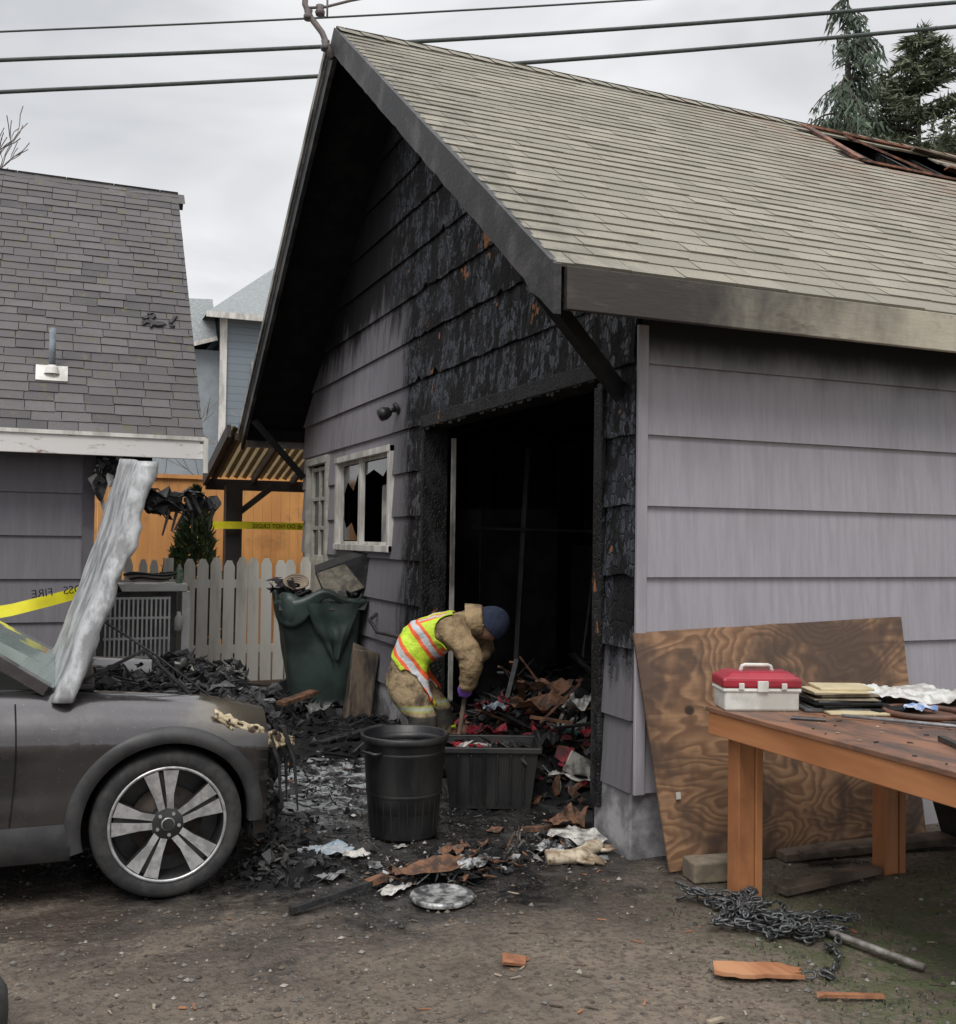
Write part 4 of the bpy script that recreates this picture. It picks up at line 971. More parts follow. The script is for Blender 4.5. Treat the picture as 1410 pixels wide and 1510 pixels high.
for p in me.polygons:
    c=p.center;best=min(E,key=lambda e:segd(c,J[e[0]],J[e[1]])-.3*min(rd[e[0]],rd[e[1]]))
    mi=0
    if best[0][0] in 'hka' or best in(('pel','hR'),('pel','hL')):mi=1
    tt=(c-V3(J['pel'])).dot(V3((.755,0,.656)));
    if mi==0 and tt<-.02 and c.z<.82:mi=1
    if mi==1 and c.z<.19:mi=2
    if best==('nb','nk') and c.x>.335:mi=3
    p.material_index=mi;p.use_smooth=True
bo=link(bpy.data.objects.new('body',me),ff)
bm=bmesh.new();bm.from_mesh(me);D=V3((.79,0,.61)).normalized();P0=V3(J['pel'])
for co_,no,inner in((P0+D*.02,D,'in'),(P0+D*.50,D,'out'),(V3((0,-.205,0)),V3((0,1,0)),'in'),(V3((0,.205,0)),V3((0,1,0)),'out')):
    bmesh.ops.bisect_plane(bm,geom=bm.verts[:]+bm.edges[:]+bm.faces[:],plane_co=co_,plane_no=no,clear_inner=inner=='in',clear_outer=inner=='out')
def isarm(f):
    c=f.calc_center_median()
    return min(segd(c,J['eR'],J['wR']),segd(c,J['eL'],J['wL']))<.09 or min(segd(c,J['hR'],J['kR']),segd(c,J['hL'],J['kL']))<.10 or min(segd(c,(V3(J['sR'])+V3(J['eR']))*.5,J['eR']),segd(c,(V3(J['sL'])+V3(J['eL']))*.5,J['eL']))<.10
bmesh.ops.delete(bm,geom=[f for f in bm.faces if isarm(f)],context='FACES');bm.normal_update()
for v in bm.verts:v.co+=v.normal*.016
vm=bpy.data.meshes.new('vest');bm.to_mesh(vm);bm.free();vm.materials.clear()
VS=N('hi_vis_vest');s=VS.sep()
tv=VS.mth('ADD',VS.mth('MULTIPLY',VS.mth('ADD',s[0],.17),.79),VS.mth('MULTIPLY',VS.mth('SUBTRACT',s[2],.80),.61))
tv=VS.mth('ADD',tv,VS.mth('MULTIPLY',VS.mth('SUBTRACT',VS.noise(4,2),.5),.07));ab=VS.mth('ABSOLUTE',s[1])
def band(v,a,b):return VS.mth('MULTIPLY',VS.ss(v,a-.002,a+.002),VS.ss(v,b+.002,b-.002))
c=VS.mix(VS.ss(VS.noise(6,4,.7),.4,.7),(.66,.88,.05),(.45,.65,.03))
org=(.92,.15,.045);sil=(.62,.64,.66)
for a,b,col in((.045,.135,org),(.070,.110,sil),(.215,.30,org),(.24,.278,sil)):c=VS.mix(band(tv,a,b),c,col)
up_=VS.ss(tv,.298,.303)
for a,b,col in((.085,.175,org),(.108,.150,sil)):c=VS.mix(VS.mth('MULTIPLY',band(ab,a,b),up_),c,col)
c=VS.mix(VS.ss(tv,.022,.008),c,org)
c=VS.mix(VS.mth('MULTIPLY',VS.ss(VS.noise(8,4,.7),.52,.72),.45),c,(.16,.15,.10))
VS.bump(VS.noise(13,3,.6),.8,.025);VS=VS.fin(c,.6);vm.materials.append(VS)
for p in vm.polygons:p.material_index=0;p.use_smooth=True
vo=link(bpy.data.objects.new('hi_vis_vest',vm),ff);s=vo.modifiers.new('s','SOLIDIFY');s.thickness=.006
hc=V3((.425,0,1.085));bm=bmesh.new();bmesh.ops.create_uvsphere(bm,u_segments=32,v_segments=24,radius=1)
face=V3((.38,0,-.925)).normalized();crown=V3((.925,0,.38)).normalized();sd=V3((0,1,0))
for v in bm.verts:
    c,fx,sy=v.co.z,v.co.x,v.co.y
    r=V3((fx*.098,sy*.077,c*.118))
    if c<0:r.x*=1-.10*(-c);r.y*=1-.28*(-c)
    if fx>0 and abs(sy)<.22:
        r.x+=.022*math.exp(-((c+.18)/.16)**2)*math.exp(-(sy/.12)**2)*(fx>.6)
        r.x+=.006*math.exp(-((c+.52)/.08)**2);r.x+=.010*math.exp(-((c+.85)/.12)**2)
    if fx>.5:r.x-=.012*math.exp(-((c-.08)/.12)**2)*math.exp(-((abs(sy)-.35)/.18)**2)
    v.co=hc+face*r.x+sd*r.y+crown*r.z
hm=bpy.data.meshes.new('head');bm.to_mesh(hm);bm.free();hm.materials.append(SKINM);hm.materials.append(mat('hair_brown',(.05,.032,.022),(.03,.02,.015),30,.8,.6,90))
for p in hm.polygons:
    p.use_smooth=True
    q=p.center-hc
    if q.dot(face)<-.01:p.material_index=1
link(bpy.data.objects.new('head',hm),ff)
g=G()
for sgn in(-1,1):
    c=hc+sd*sgn*.078-crown*.03-face*.005
    g.tube([c+crown*.028,c+crown*.02-face*.014+sd*sgn*.012,c-crown*.01-face*.012+sd*sgn*.012,c-crown*.03],[.008,.009,.009,.006],8)
g.out('ears',[SKINM],ff,smooth=True)
g=G()
for sgn in(-1,1):
    c=hc+face*.078+sd*sgn*.030+crown*.008;g.lathe([(0,.008),(.008,.005),(.011,0)],c,10,'Z')
g.out('eyes',[BLK],ff)
bm=bmesh.new();bmesh.ops.create_uvsphere(bm,u_segments=36,v_segments=24,radius=1);bmesh.ops.bisect_plane(bm,geom=bm.verts[:]+bm.edges[:]+bm.faces[:],plane_co=(0,0,-.20),plane_no=(-.30,0,1),clear_inner=True)
for v in bm.verts:
    a=math.atan2(v.co.y,v.co.x);c=v.co.z;rib=1+.012*math.sin(a*30);cuff=1.05 if c<.12 else 1.
    v.co=hc+face*v.co.x*.110*rib*cuff+sd*v.co.y*.090*rib*cuff+crown*(c*.135)
bmm=bpy.data.meshes.new('beanie');bm.to_mesh(bmm);bm.free();bmm.materials.append(BEAN)
for p in bmm.polygons:p.use_smooth=True
o=link(bpy.data.objects.new('beanie',bmm),ff);s=o.modifiers.new('s','SOLIDIFY');s.thickness=.008;s.offset=1
g=G();cn=(V3(J['nk'])-V3(J['nb'])).normalized();c0=V3(J['nb'])+cn*.0
g.tube([c0,c0+cn*.05,c0+cn*.10,c0+cn*.115],[.118,.112,.106,.100],20,cap=False)
o=g.out('collar',[TAN],ff,smooth=True);s=o.modifiers.new('s','SOLIDIFY');s.thickness=.012
top=V3((.315,.03,.905));bot=V3((.20,-.16,.10));ax=(bot-top).normalized()
g=G();g.tube([top,bot],.016,12,m=0)
g.tube([top-V3((.05,.0,.02)),top+V3((.05,0,.02))],.017,10,m=1)
sv=V3((.9,.1,0)).normalized();nn=ax.cross(sv).normalized()
for i in range(6):
    a0=(i-3)/3;a1=(i-2)/3
    g.face([bot+sv*a0*.10-nn*.02*(1-a0*a0),bot+sv*a1*.10-nn*.02*(1-a1*a1),bot+sv*a1*.09+ax*.12+V3((.06,0,0)),bot+sv*a0*.09+ax*.12+V3((.06,0,0))],1)
g.out('shovel',[OLDW,DKMET],ff,smooth=False)
def grip(nm,wrist,along,sidev):
    c=top+ax*along;wr=V3(wrist);out=(wr-c);out=(out-ax*out.dot(ax)).normalized();tg=ax.cross(out).normalized()*sidev
    g=G()
    g.tube([wr,wr.lerp(c+out*.045,.5),c+out*.042-tg*.01,c+out*.036+tg*.02],[.040,.042,.040,.022],12)
    pal=[c+out*.040-ax*.030,c+out*.040+ax*.034];g.tube([pal[0]-ax*.006,pal[0],pal[1],pal[1]+ax*.006],[.010,.020,.020,.010],10)
    for i,L in enumerate((.85,1.0,.94,.75)):
        o_=ax*(-.033+i*.022);P=[]
        for k in range(7):
            a=-.2+k*.52*L;P.append(c+o_+out*math.cos(a)*.034+tg*math.sin(a)*.034)
        g.tube(P,[.012,.0115,.011,.0105,.010,.009,.006],8)
    P=[c+out*.045-ax*.035-tg*.012,c+out*.025-ax*.052-tg*.026,c-out*.005-ax*.045-tg*.032,c-out*.025-ax*.030-tg*.018];g.tube(P,[.014,.013,.011,.007],8)
    g.tube([wr.lerp(c,-.15),wr.lerp(c,.15)],[.050,.048],14)
    g.out(nm,[GLV],ff,smooth=True)
grip('gloved_hand_right',J['wR'],.27,1);grip('gloved_hand_left',J['wL'],.07,-1)
# ------------------------------------------------------------------ debris heaps
MATS=[CHARD,SOOT,mat('brown_card',(.20,.095,.05),(.06,.034,.023),14,.8,.4),mat('paper_white',(.55,.53,.49),(.15,.14,.13),12,.8,.3),mat('red_fabric',(.36,.02,.04),(.07,.012,.015),9,.7,lo=.40,hi=.58),mat('ash_light',(.22,.22,.22),(.05,.05,.05),18,.9,.5),mat('blue_plastic',(.22,.30,.36),(.42,.44,.46),9,.3),mat('foil',(.38,.38,.38),(.04,.04,.04),16,.45,.5,40,metal=.2,lo=.42,hi=.56),mat('teal_green',(.04,.16,.11),(.02,.06,.05),8,.6)]
def crumple(g,c,sx_,sy_,h,m,rz=0,n=9,seed=0):
    c=V3(c);Mz=Matrix.Rotation(rz,3,'Z')
    def f(u,v):
        u-=.5;v-=.5;a=math.atan2(v,u);e=1+.45*noise.noise(V3((math.cos(a)*1.5+seed,math.sin(a)*1.5,3)));rr=max(abs(u),abs(v))/max(1e-6,math.hypot(u,v));k=.5+.5*rr
        return c+Mz@V3((u*sx_*e*k*1.3,v*sy_*e*k*1.3,h*.7*noise.noise(V3((u*2.5+seed,v*2.5,seed*1.7)))+h*.4*abs(noise.noise(V3((u*9,v*9,seed))))+h*.2))
    g.grid(f,n,n,m)
def mound(g,cx,cy,rx,ry,h,m=0,seed=0,z0=None,n=40):
    def f(u,v):
        a=2*math.pi*u;q=v;x=cx+rx*q*math.cos(a)*(1+.2*noise.noise(V3((math.cos(a),math.sin(a),seed))));y=cy+ry*q*math.sin(a)
        z=(gz(x,y) if z0 is None else z0)-.01+h*(1-q*q)*(.65+.7*noise.noise(V3((x*4,y*4,seed))))+.035*(1-q)*noise.noise(V3((x*18,y*18,seed)))+.02*(1-q)*noise.noise(V3((x*40,y*40,seed)))
        return (x,y,z)
    g.grid(f,n*2,n//2,m)
def heap(name,spots,mounds=()):
    e=root(name);g=G()
    for (cx,cy,rx,ry,h,n,size,ms_) in spots:
        def fx():
            a=R.uniform(0,6.3);q=R.random()**.6;x=cx+rx*q*math.cos(a);y=cy+ry*q*math.sin(a);return (x,y,gz(x,y)+h*(1-q*q)*R.uniform(.7,1)+.008)
        rubble(g,n,fx,size,ms_,.3)
    for i,q in enumerate(mounds):mound(g,*q,m=1,seed=i+1)
    g.out('scraps',MATS,e);return e
hi=heap('garage_debris_heap',[(3.35,7.1,.75,.9,.48,340,(.04,.16),[0,0,0,0,0,1,2,2,4]),(3.2,6.2,.4,.6,.12,150,(.03,.12),[0,0,0,0,1,2,2,3,4]),(2.95,7.4,.3,.5,.28,90,(.04,.16),[0,0,1,2]),(4.6,8,1.2,2,.6,160,(.1,.35),[0,1]),(3.1,8.0,.3,.5,.2,50,(.04,.12),[0,1,5]),(3.4,6.5,.4,.5,.40,100,(.04,.13),[4,2,2,3,5,8,0,0,0,0])],
   [(3.4,7.1,.85,1.0,.42),(3.2,6.2,.5,.7,.10),(2.95,7.5,.4,.6,.22),(4.7,8,1.3,2,.5)])
g=G()
for i in range(28):
    a=V3((3.0+R.random()*.9,6.2+R.random()*1.6,.20+R.random()*.25));b=a+V3((R.uniform(-.5,.5),R.uniform(-.5,.5),R.uniform(-.1,.3)));g.beam(a,b,R.uniform(.015,.07),.015,R.choice((0,0,2,2)))
for c_,a_,b_,h_,m_,sd_ in(((3.05,7.05,.40),.24,.18,.14,4,2),((2.85,6.65,.30),.20,.14,.12,4,4),((3.5,6.35,.30),.12,.12,.1,4,7),((3.55,6.6,.46),.20,.14,.12,3,9),((3.2,6.05,.10),.24,.16,.05,3,12),((3.0,6.9,.42),.12,.08,.08,6,13),((2.62,7.3,.16),.28,.22,.14,6,15),((3.6,7.1,.52),.26,.22,.12,2,17),((3.3,6.75,.44),.30,.2,.14,2,18),((3.15,6.4,.26),.22,.16,.12,0,19)):
    crumple(g,c_,a_,b_,h_,m_,sd_*.7,seed=sd_)
g.box((3.25,6.05,.17),(.20,.02,.14),Matrix.Rotation(.5,3,'Y'),m=3);g.out('boards_and_cloth',MATS,hi)
dp=heap('driveway_debris',[(1.85,4.78,.42,.17,.06,210,(.015,.07),[0,0,0,0,1,2,2,7]),(2.05,4.95,.3,.25,.05,110,(.015,.07),[0,0,1,1,2,5]),(1.2,5.5,.5,.7,.03,200,(.012,.045),[0,0,1,1,5]),(1.7,6.6,.9,1.3,.02,420,(.012,.05),[0,0,1,1,1,5]),(1.12,5.02,.26,.18,.10,150,(.015,.06),[0,0,0,1]),
  (1.9,8.6,.8,1.3,.10,260,(.03,.12),[0,0,1,1,1]),(2.1,9.6,.7,.6,.16,110,(.04,.16),[0,0,1]),(2.55,5.0,.25,.35,.04,80,(.02,.07),[0,0,2,3,5]),(2.6,8.4,.25,.7,.14,100,(.03,.12),[0,1,1]),(2.1,5.6,1.3,1.0,.005,420,(.006,.022),[0,0,5,3]),(1.5,6.8,1.2,1.6,.005,260,(.01,.03),[5,3,0,0])],
  [(1.85,4.80,.45,.20,.045),(2.1,5.0,.4,.3,.035),(1.9,8.7,.9,1.4,.08),(2.1,9.6,.7,.6,.12),(2.6,8.4,.3,.8,.10),(1.12,5.05,.30,.22,.10)])
g=G()
crumple(g,(1.72,4.72,.05),.32,.13,.07,2,.1,seed=21);crumple(g,(1.98,4.75,.05),.14,.08,.05,7,.5,seed=22);crumple(g,(1.95,4.98,.05),.12,.09,.05,2,.9,seed=23)
crumple(g,(2.67,4.98,.05),.20,.20,.07,3,.3,seed=24);crumple(g,(2.72,5.22,.06),.26,.16,.10,2,.8,seed=25);crumple(g,(2.48,4.95,.02),.14,.14,.05,7,.2,seed=26)
crumple(g,(1.36,5.28,.03),.22,.14,.04,6,.3,seed=27);crumple(g,(1.50,5.18,.02),.10,.08,.03,3,.3,seed=29);crumple(g,(1.3,4.9,.02),.12,.07,.03,5,.3,seed=30);crumple(g,(1.52,4.62,.02),.15,.07,.03,3,.7,seed=31)
crumple(g,(1.62,4.70,.02),.10,.07,.03,3,.7,seed=33);crumple(g,(2.2,8.9,.14),.24,.16,.10,5,.7,seed=34)
for i in range(40):
    x=R.uniform(1.1,2.7);y=R.uniform(4.75,7.6);s_=R.uniform(.03,.09);crumple(g,(x,y,gz(x,y)+.008),s_,s_*.7,s_*.25,R.choice((3,5,5,2,0,2)),R.uniform(0,6),4,seed=60+i)
g.beam((1.01,4.50,.03),(1.42,4.66,.05),.030,.025,0);g.beam((1.40,4.66,.05),(1.50,4.70,.06),.04,.03,2);g.beam((1.9,9.0,.20),(2.25,9.2,.26),.12,.03,2);g.beam((2.0,8.0,.03),(2.7,8.3,.10),.09,.04,0)
g.beam((2.5,5.3,.03),(2.75,5.1,.07),.06,.02,2)
g.out('crumpled_items',MATS,dp)
def glove(name,c,rz,mt):
    e=root(name,c,rz);g=G();g.tube([(-.17,0,.03),(-.08,0,.035),(0,0,.04),(.04,0,.035)],[.055,.042,.050,.042],12)
    for i,(a,L) in enumerate(((-.30,.085),(-.1,.10),(.1,.095),(.3,.075))):
        b=V3((.035,-.038+.025*i,.03));d=V3((math.cos(a),math.sin(a),-.1));g.tube([b,b+d*L*.5,b+d*L+V3((0,0,-.012))],[.015,.014,.010],8)
    g.tube([(-.02,-.045,.03),(.02,-.085,.03),(.06,-.095,.025)],[.017,.015,.010],8);o=g.out('glove',[mt],e,smooth=True)
    for v in o.data.vertices:v.co.z=.006+v.co.z*.75+.006*noise.noise(v.co*30);v.co.y+=.012*noise.noise(v.co*12)
GLW=mat('glove_canvas',(.56,.48,.36),(.24,.17,.11),14,.9,.6,40)
glove('work_glove',(2.55,4.74,.0),-.3,GLW);glove('work_glove',(2.70,4.86,.0),.6,GLW)
e=root('charred_post');g=G();g.box((2.66,9.15,.33),(.24,.14,.64),Matrix.Rotation(.12,3,'Y'),jit=.15);g.out('post',[mat('post_scorched',(.16,.12,.085),(.03,.026,.024),6,.8,.6,30,st=(1,1,.3))],e,bevel=.01)
e=root('metal_lid');g=G();g.lathe([(0,.012),(.10,.010),(.125,.016),(.135,.022),(.145,.018),(.148,.008),(.146,0)],(1.70,4.47,.01),40);g.out('lid',[mat('lid_metal',(.46,.46,.45),(.08,.08,.08),16,.45,.4,50,metal=.4)],e,smooth=True)
e=root('concrete_block');g=G();g.box((3.06,4.30,.05),(.27,.14,.10),Matrix.Rotation(-.15,3,'Z'));g.out('block',[mat('block_brown',(.22,.18,.13),(.13,.11,.08),9,.9,.5)],e,bevel=.01)
e=root('wood_planks');g=G();g.beam((3.20,3.97,.03),(3.85,4.06,.035),.09,.035);g.beam((3.55,4.42,.03),(4.6,4.30,.05),.14,.04);g.beam((3.6,4.30,.06),(3.9,4.25,.08),.08,.03);g.out('planks',[OLDW],e,bevel=.004)
e=root('steel_pipe');g=G();g.tube([(3.0,3.62,.04),(3.14,3.05,.035)],.014,12);g.out('pipe',[mat('pipe_dusty',(.33,.31,.29),(.15,.13,.11),10,.6,metal=.3)],e,smooth=True)
ch=root('steel_chain');g=G()
def link_(c,Mr):
    P=[];L=.020;r=.013
    for k in range(13):
        t=2*math.pi*k/12;P.append(V3((math.cos(t)*r+(L*.5 if math.cos(t)>0 else -L*.5),math.sin(t)*r,0)))
    g.tube([V3(c)+Mr@p for p in P],.0054,5,cap=False)
cent=[(2.72,4.03),(2.95,3.85),(2.75,3.75),(3.0,3.65),(2.8,3.55),(3.05,3.45),(2.72,3.7),(2.95,3.95),(2.85,3.6),(3.02,3.5),(2.9,3.35),(2.75,3.12),(2.65,3.16)]
for rep in range(3):
    cc=[(a+R.gauss(0,.05),b+R.gauss(0,.05)) for a,b in cent]
    if rep:cc=cc[:10]
    for (xa,ya),(xb,yb_) in zip(cc[:-1],cc[1:]):
        L=math.hypot(xb-xa,yb_-ya);k=int(L/.028)
        for i in range(k):
            f=i/k;px_=xa+(xb-xa)*f+.03*math.sin(f*7+rep);py_=ya+(yb_-ya)*f+.03*math.cos(f*6+rep);an=math.atan2(yb_-ya,xb-xa)
            Mr=Matrix.Rotation(an+R.gauss(0,.25),3,'Z')@Matrix.Rotation(R.gauss(0,.2),3,'Y')@Matrix.Rotation((.8 if i%2 else -.7)+R.gauss(0,.3),3,'X')
            link_((px_,py_,gz(px_,py_)+.018+.02*rep+R.uniform(0,.015)),Mr)
g.out('links',[mat('chain_steel',(.14,.145,.15),(.06,.06,.06),20,.45,metal=.6)],ch,smooth=True)
e=root('splintered_board');g=G()
P=[(-.17,-.02),(-.16,.03),(-.15,.07),(-.07,.065),(-.02,.055),(.04,.058),(.10,.05),(.13,.02),(.17,.0),(.15,-.02),(.16,-.035),(.12,-.05),(.16,-.07),(.08,-.065),(.02,-.055),(-.03,-.065),(-.08,-.06),(-.10,-.045),(-.14,-.04)]
th2=-.35
def rp(p,z):return V3((2.53+p[0]*math.cos(th2)-p[1]*math.sin(th2),3.27+p[0]*math.sin(th2)+p[1]*math.cos(th2),z))
A=[rp(p,.035) for p in P];B=[rp(p,.02) for p in P];g.face(A);g.face(B[::-1])
for i in range(len(P)):j=(i+1)%len(P);g.face([A[i],A[j],B[j],B[i]])
g.out('board',[m_wood('board_fresh_orange',(.50,.25,.13),(.34,.14,.065),9,(1,.3,1))],e)
e=root('wood_chips')
g=G()
g.box((1.71,3.70,.02),(.085,.10,.012),Matrix.Rotation(-.5,3,'Z')@Matrix.Rotation(.1,3,'Y'),jit=.25);g.box((2.72,2.98,.02),(.22,.022,.012),Matrix.Rotation(-.42,3,'Z'),jit=.2);g.box((2.15,3.0,.015),(.07,.02,.01),Matrix.Rotation(.1,3,'Z'),m=2)
for i in range(110):
    x=R.uniform(.2,3.6);y=R.uniform(2.9,4.6);g.box((x,y,gz(x,y)+.006),(R.uniform(.008,.05),R.uniform(.004,.010),.004),Matrix.Rotation(R.uniform(0,6),3,'Z'),m=R.choice((1,1,1,1,2,0)),jit=.3)
g.out('chips',[mat('chip_orange',(.34,.15,.075),(.22,.09,.045),14),OLDW,mat('chip_pale',(.34,.28,.21))],e)
g=G();gm=[mat('stone_grey',(.17,.16,.145),(.10,.09,.08),30,.85),mat('stone_brown',(.15,.115,.085),(.085,.065,.05),30,.85),mat('stone_pale',(.33,.30,.26),(.23,.21,.18),30,.85),mat('stone_dark',(.04,.034,.03),(.06,.052,.045),30,.8)]
for i in range(13000):
    dpt=3.0+3.2*R.random()**1.6;lat=R.uniform(-.62,.62)*dpt
    x=S_*dpt+C_*lat;y=C_*dpt-S_*lat
    if noise.noise(V3((x*1.7,y*1.7,15)))<-.12 and R.random()<.75:continue
    s=.003+.013*R.random()**5;z=gz(x,y)+s*.2
    P=[V3((a*s*R.uniform(.7,1.3),b*s*R.uniform(.7,1.3),c*s*R.uniform(.5,.9)))+V3((x,y,z)) for a,b,c in((1,0,0),(0,1,0),(-1,0,0),(0,-1,0),(0,0,1))]
    n=len(g.V);g.V+=P;md=R.choices((0,1,2,3),(4,6,1.0,4))[0]
    for f in((0,1,4),(1,2,4),(2,3,4),(3,0,4)):g.F.append([n+q for q in f]);g.M.append(md);g.A.append(0.)
g.out('gravel',gm)
g=G()
for i in range(3200):
    x=R.uniform(2.5,4.9);y=R.uniform(2.6,4.3)
    if noise.noise(V3((x*2.3,y*2.3,5)))<.0:continue
    z=gz(x,y);h=R.uniform(.008,.03);a=R.uniform(0,6.3);d=V3((math.cos(a),math.sin(a),0));s=d.cross(V3((0,0,1)))*.0028;p=V3((x,y,z));g.face([p-s,p+s,p+d*h*.6+V3((0,0,h))],0,R.random())
g.out('grass',[LEAF],attr=True)
# ------------------------------------------------------------------ plywood sheet
e=root('plywood_sheet');g=G()
nn_=16;V=[];F=[]
for off in(0,.012):
    for j in range(7):
        f=j/6
        for i in range(nn_+1):
            u=i/nn_;x=2.80+.09*(1-f)+(4.60-2.80-.09*(1-f))*u;y=(4.42+.03*u)*(1-f)+4.645*f;z=.012+(1.165+.055*u)*f+.006*noise.noise(V3((u*9,f*4,2)));V.append((x,y+off+.006*math.sin(u*3),z))
q=(nn_+1)*7
for j in range(6):
    for i in range(nn_):a=j*(nn_+1)+i;F.append((a,a+1,a+nn_+2,a+nn_+1));F.append((a+q,a+q+nn_+1,a+q+nn_+2,a+q+1))
for i in range(nn_):
    a=6*(nn_+1)+i;F.append((a,a+1,a+1+q,a+q))
for j in range(6):
    a=j*(nn_+1);F.append((a,a+nn_+1,a+nn_+1+q,a+q));a+=nn_;F.append((a,a+nn_+1,a+nn_+1+q,a+q))
mesh('sheet',V,F,PLY,e);g.box((2.97,4.475,.37),(.026,.004,.035),Matrix.Rotation(-.18,3,'X'));g.out('label',[WHITE],e)
# ------------------------------------------------------------------ work table
wt=root('work_table');TX0,TX1,TY0,TY1=2.90,4.75,1.95,4.15
g=G();g.box(((TX0+TX1)/2,(TY0+TY1)/2,.862),(TX1-TX0,TY1-TY0,.022));g.out('tabletop',[TTOP],wt,bevel=.003)
g=G();g.box((TX0+.03,(TY0+TY1)/2,.798),(.04,TY1-TY0-.02,.105));g.box((TX1-.03,(TY0+TY1)/2,.798),(.04,TY1-TY0-.02,.105))
g.out('side_rails',[ORWX],wt,bevel=.004)
g=G();g.box(((TX0+TX1)/2,TY1-.03,.798),(TX1-TX0-.1,.04,.105));g.box(((TX0+TX1)/2,TY0+.03,.798),(TX1-TX0-.1,.04,.105))
for x,y in((3.02,4.03),(3.94,4.08),(3.02,2.1),(4.0,2.1),(4.66,4.0),(4.66,2.1)):
    g.box((x,y,.37),(.088,.088,.745));g.box((x+.0655,y-.01,.37),(.038,.085,.745))
g.out('legs',[ORW],wt,bevel=.004)
g=G()
for i in range(90):g.box((R.uniform(2.95,4.5),R.uniform(2.6,4.0),.876),(R.uniform(.006,.03),R.uniform(.004,.012),.003),Matrix.Rotation(R.uniform(0,6),3,'Z'),m=R.choice((0,0,1)),jit=.3)
g.out('tabletop_crumbs',[CHARD,mat('crumb_tan',(.4,.32,.22))],wt)
tk=root('tackle_box',(3.10,4.03,.873),math.radians(-20));REDP=mat('plastic_red',(.36,.022,.04),(.24,.018,.03),5,.38);CR=mat('plastic_cream',(.66,.65,.60),(.46,.45,.41),6,.4)
g=G();g.box((0,0,.05),(.35,.19,.10));g.box((0,0,.095),(.37,.205,.02));g.out('base',[CR],tk,bevel=.012)
g=G()
V=[(-.185,-.10,.106),(.185,-.10,.106),(.185,.10,.106),(-.185,.10,.106),(-.185,-.10,.15),(.185,-.10,.15),(.185,.10,.15),(-.185,.10,.15),(-.14,-.06,.178),(.14,-.06,.178),(.14,.06,.178),(-.14,.06,.178)]
g.add(V,[(0,1,5,4),(1,2,6,5),(2,3,7,6),(3,0,4,7),(4,5,9,8),(5,6,10,9),(6,7,11,10),(7,4,8,11),(8,9,10,11),(0,3,2,1)]);g.out('lid',[REDP],tk,bevel=.01)
g=G();g.tube([(-.075,0,.175),(-.068,0,.197),(-.055,0,.202),(.055,0,.202),(.068,0,.197),(.075,0,.175)],.010,8);g.box((0,-.106,.115),(.05,.012,.05));g.box((-.1,-.106,.115),(.025,.01,.03));g.box((.1,-.106,.115),(.025,.01,.03));g.out('handle_latch',[CR],tk,bevel=.003)
st=root('stack_of_scorched_tiles',(3.47,3.90,.873),math.radians(-15));g=G();z=0
for i in range(10):
    th_=.009+.004*(i%3==0);z+=th_;g.box((R.uniform(-.03,.03),R.uniform(-.02,.02),z-th_/2+.001),(.36-.012*i,.27-.01*i,th_-.002),Matrix.Rotation(R.uniform(-.18,.18),3,'Z')@Matrix.Rotation(.03*R.uniform(-1,1),3,'X'),m=R.choice((0,1,2,1)) if i<8 else 3)
g.box((.20,-.08,.015),(.26,.18,.012),Matrix.Rotation(.3,3,'Z'),m=0);g.box((.02,-.16,.008),(.30,.12,.010),Matrix.Rotation(-.1,3,'Z'),m=3)
g.out('tiles',[SOOT,mat('tile_brown',(.13,.105,.07),(.24,.20,.14),9,.6),mat('tile_slate',(.12,.12,.12),(.06,.06,.06),9,.5),mat('tile_tan',(.56,.47,.30),(.46,.38,.23),7,.6)],st,bevel=.002)
cl=root('white_cloth');g=G();crumple(g,(4.02,3.95,.888),.50,.34,.10,0,-.3,30,41)
for i,v in enumerate(g.V):v.z=max(v.z,.876+.004*(i%3))
g.out('cloth',[mat('cloth_white',(.62,.62,.60),(.36,.34,.31),7,.9)],cl,smooth=True)
rg=root('rusty_ring');g=G();g.tube([(3.72+.17*math.cos(t*.2618),3.62+.17*math.sin(t*.2618),.888) for t in range(25)],.013,8,cap=False);g.lathe([(0,.0),(.16,.0),(.165,.006)],(3.72,3.62,.876),32);g.out('ring',[mat('rust_brown',(.17,.075,.045),(.09,.05,.035),8,.6)],rg,smooth=True)
g=G();crumple(g,(3.74,3.66,.892),.13,.08,.04,0,.3,8,44);g.out('rag',[mat('rag_blue_white',(.55,.58,.62),(.12,.2,.4),12)],rg)
rd_=root('metal_rod');g=G();g.tube([(3.28,3.66,.888),(3.55,3.30,.888),(3.70,3.00,.888)],.008,8);g.out('rod',[GALV],rd_,smooth=True)
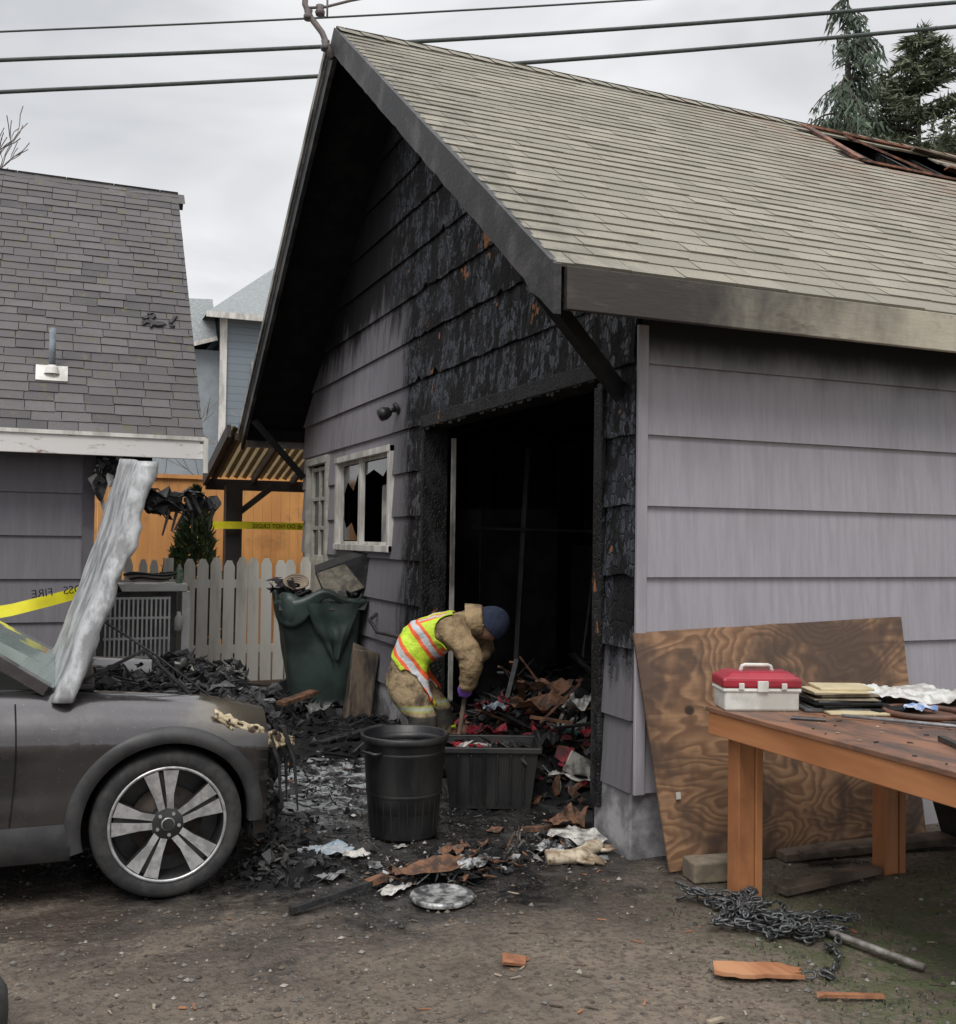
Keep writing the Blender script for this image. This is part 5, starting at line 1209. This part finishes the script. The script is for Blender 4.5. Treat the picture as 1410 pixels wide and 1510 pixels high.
g=G();tt=root('hand_tools');g.beam((3.30,3.12,.885),(3.18,2.85,.885),.03,.02);g.beam((3.6,3.40,.882),(3.9,3.25,.882),.02,.012);g.tube([(3.05,3.72,.88),(3.16,3.62,.88)],.01,8);g.out('tools',[DKMET],tt)
e=root('black_crates');g=G();
for i in range(6):g.box((4.55+i*.045,4.1-i*.03,.25),(.03,.5,.46),Matrix.Rotation(-.35,3,'Y'))
for z in(.1,.25,.4):g.box((4.66,3.84,z),(.34,.02,.03),Matrix.Rotation(.05,3,'Z'))
g.out('panels',[BLK],e)
e=root('standin_tyre',(-.40,3.72,0));g=G();g.lathe([(.19,.03),(.21,.0),(.29,.0),(.315,.04),(.318,.10),(.315,.16),(.29,.20),(.21,.20),(.19,.17),(.19,.03)],(0,0,0),60);g.out('tyre',[TYRE],e,smooth=True)  # tyre shape stands in for an unidentified dark object
# ------------------------------------------------------------------ caution tape
YT=mat('tape_yellow',(.88,.80,.03),(.80,.70,.02),4,.4)
def tape(name,P,wd,txt,size,twist=.25):
    e=root(name);g=G();P=[V3(p) for p in P]
    n=len(P)-1
    def f(u,v):
        k=min(n-1,int(u*n));p=P[k].lerp(P[k+1],u*n-k);tw=twist*math.sin(u*5)
        return p+V3((0,math.sin(tw)*wd*(v-.5),wd*v))
    g.grid(f,24,2);g.out('strip',[YT],e,smooth=True)
    a,b=P[0],P[-1];d=(b-a).normalized();cu=bpy.data.curves.new('lettering','FONT');cu.body=txt;cu.size=size;cu.extrude=.0005
    cu.materials.append(SOOT)
    o=link(bpy.data.objects.new('lettering',cu),e)
    up_=V3((0,0,1));nn=d.cross(up_)
    Mm=Matrix((-d,up_,-nn)).transposed().to_4x4();Mm.translation=b-d*.04+V3((0,0,wd*.22))+nn*.012
    o.matrix_world=Mm
tape('caution_tape',[(-.62,7.1,1.06),(-.2,7.1,1.13),(.03,7.1,1.19),(.35,7.1,1.28)],.075,'CROSS   FIRE',.07)
tape('caution_tape',[(2.0,14.30,1.74),(2.5,14.30,1.745),(3.4,14.30,1.74)],.10,'LINE DO NOT CROSS',.08,.05)
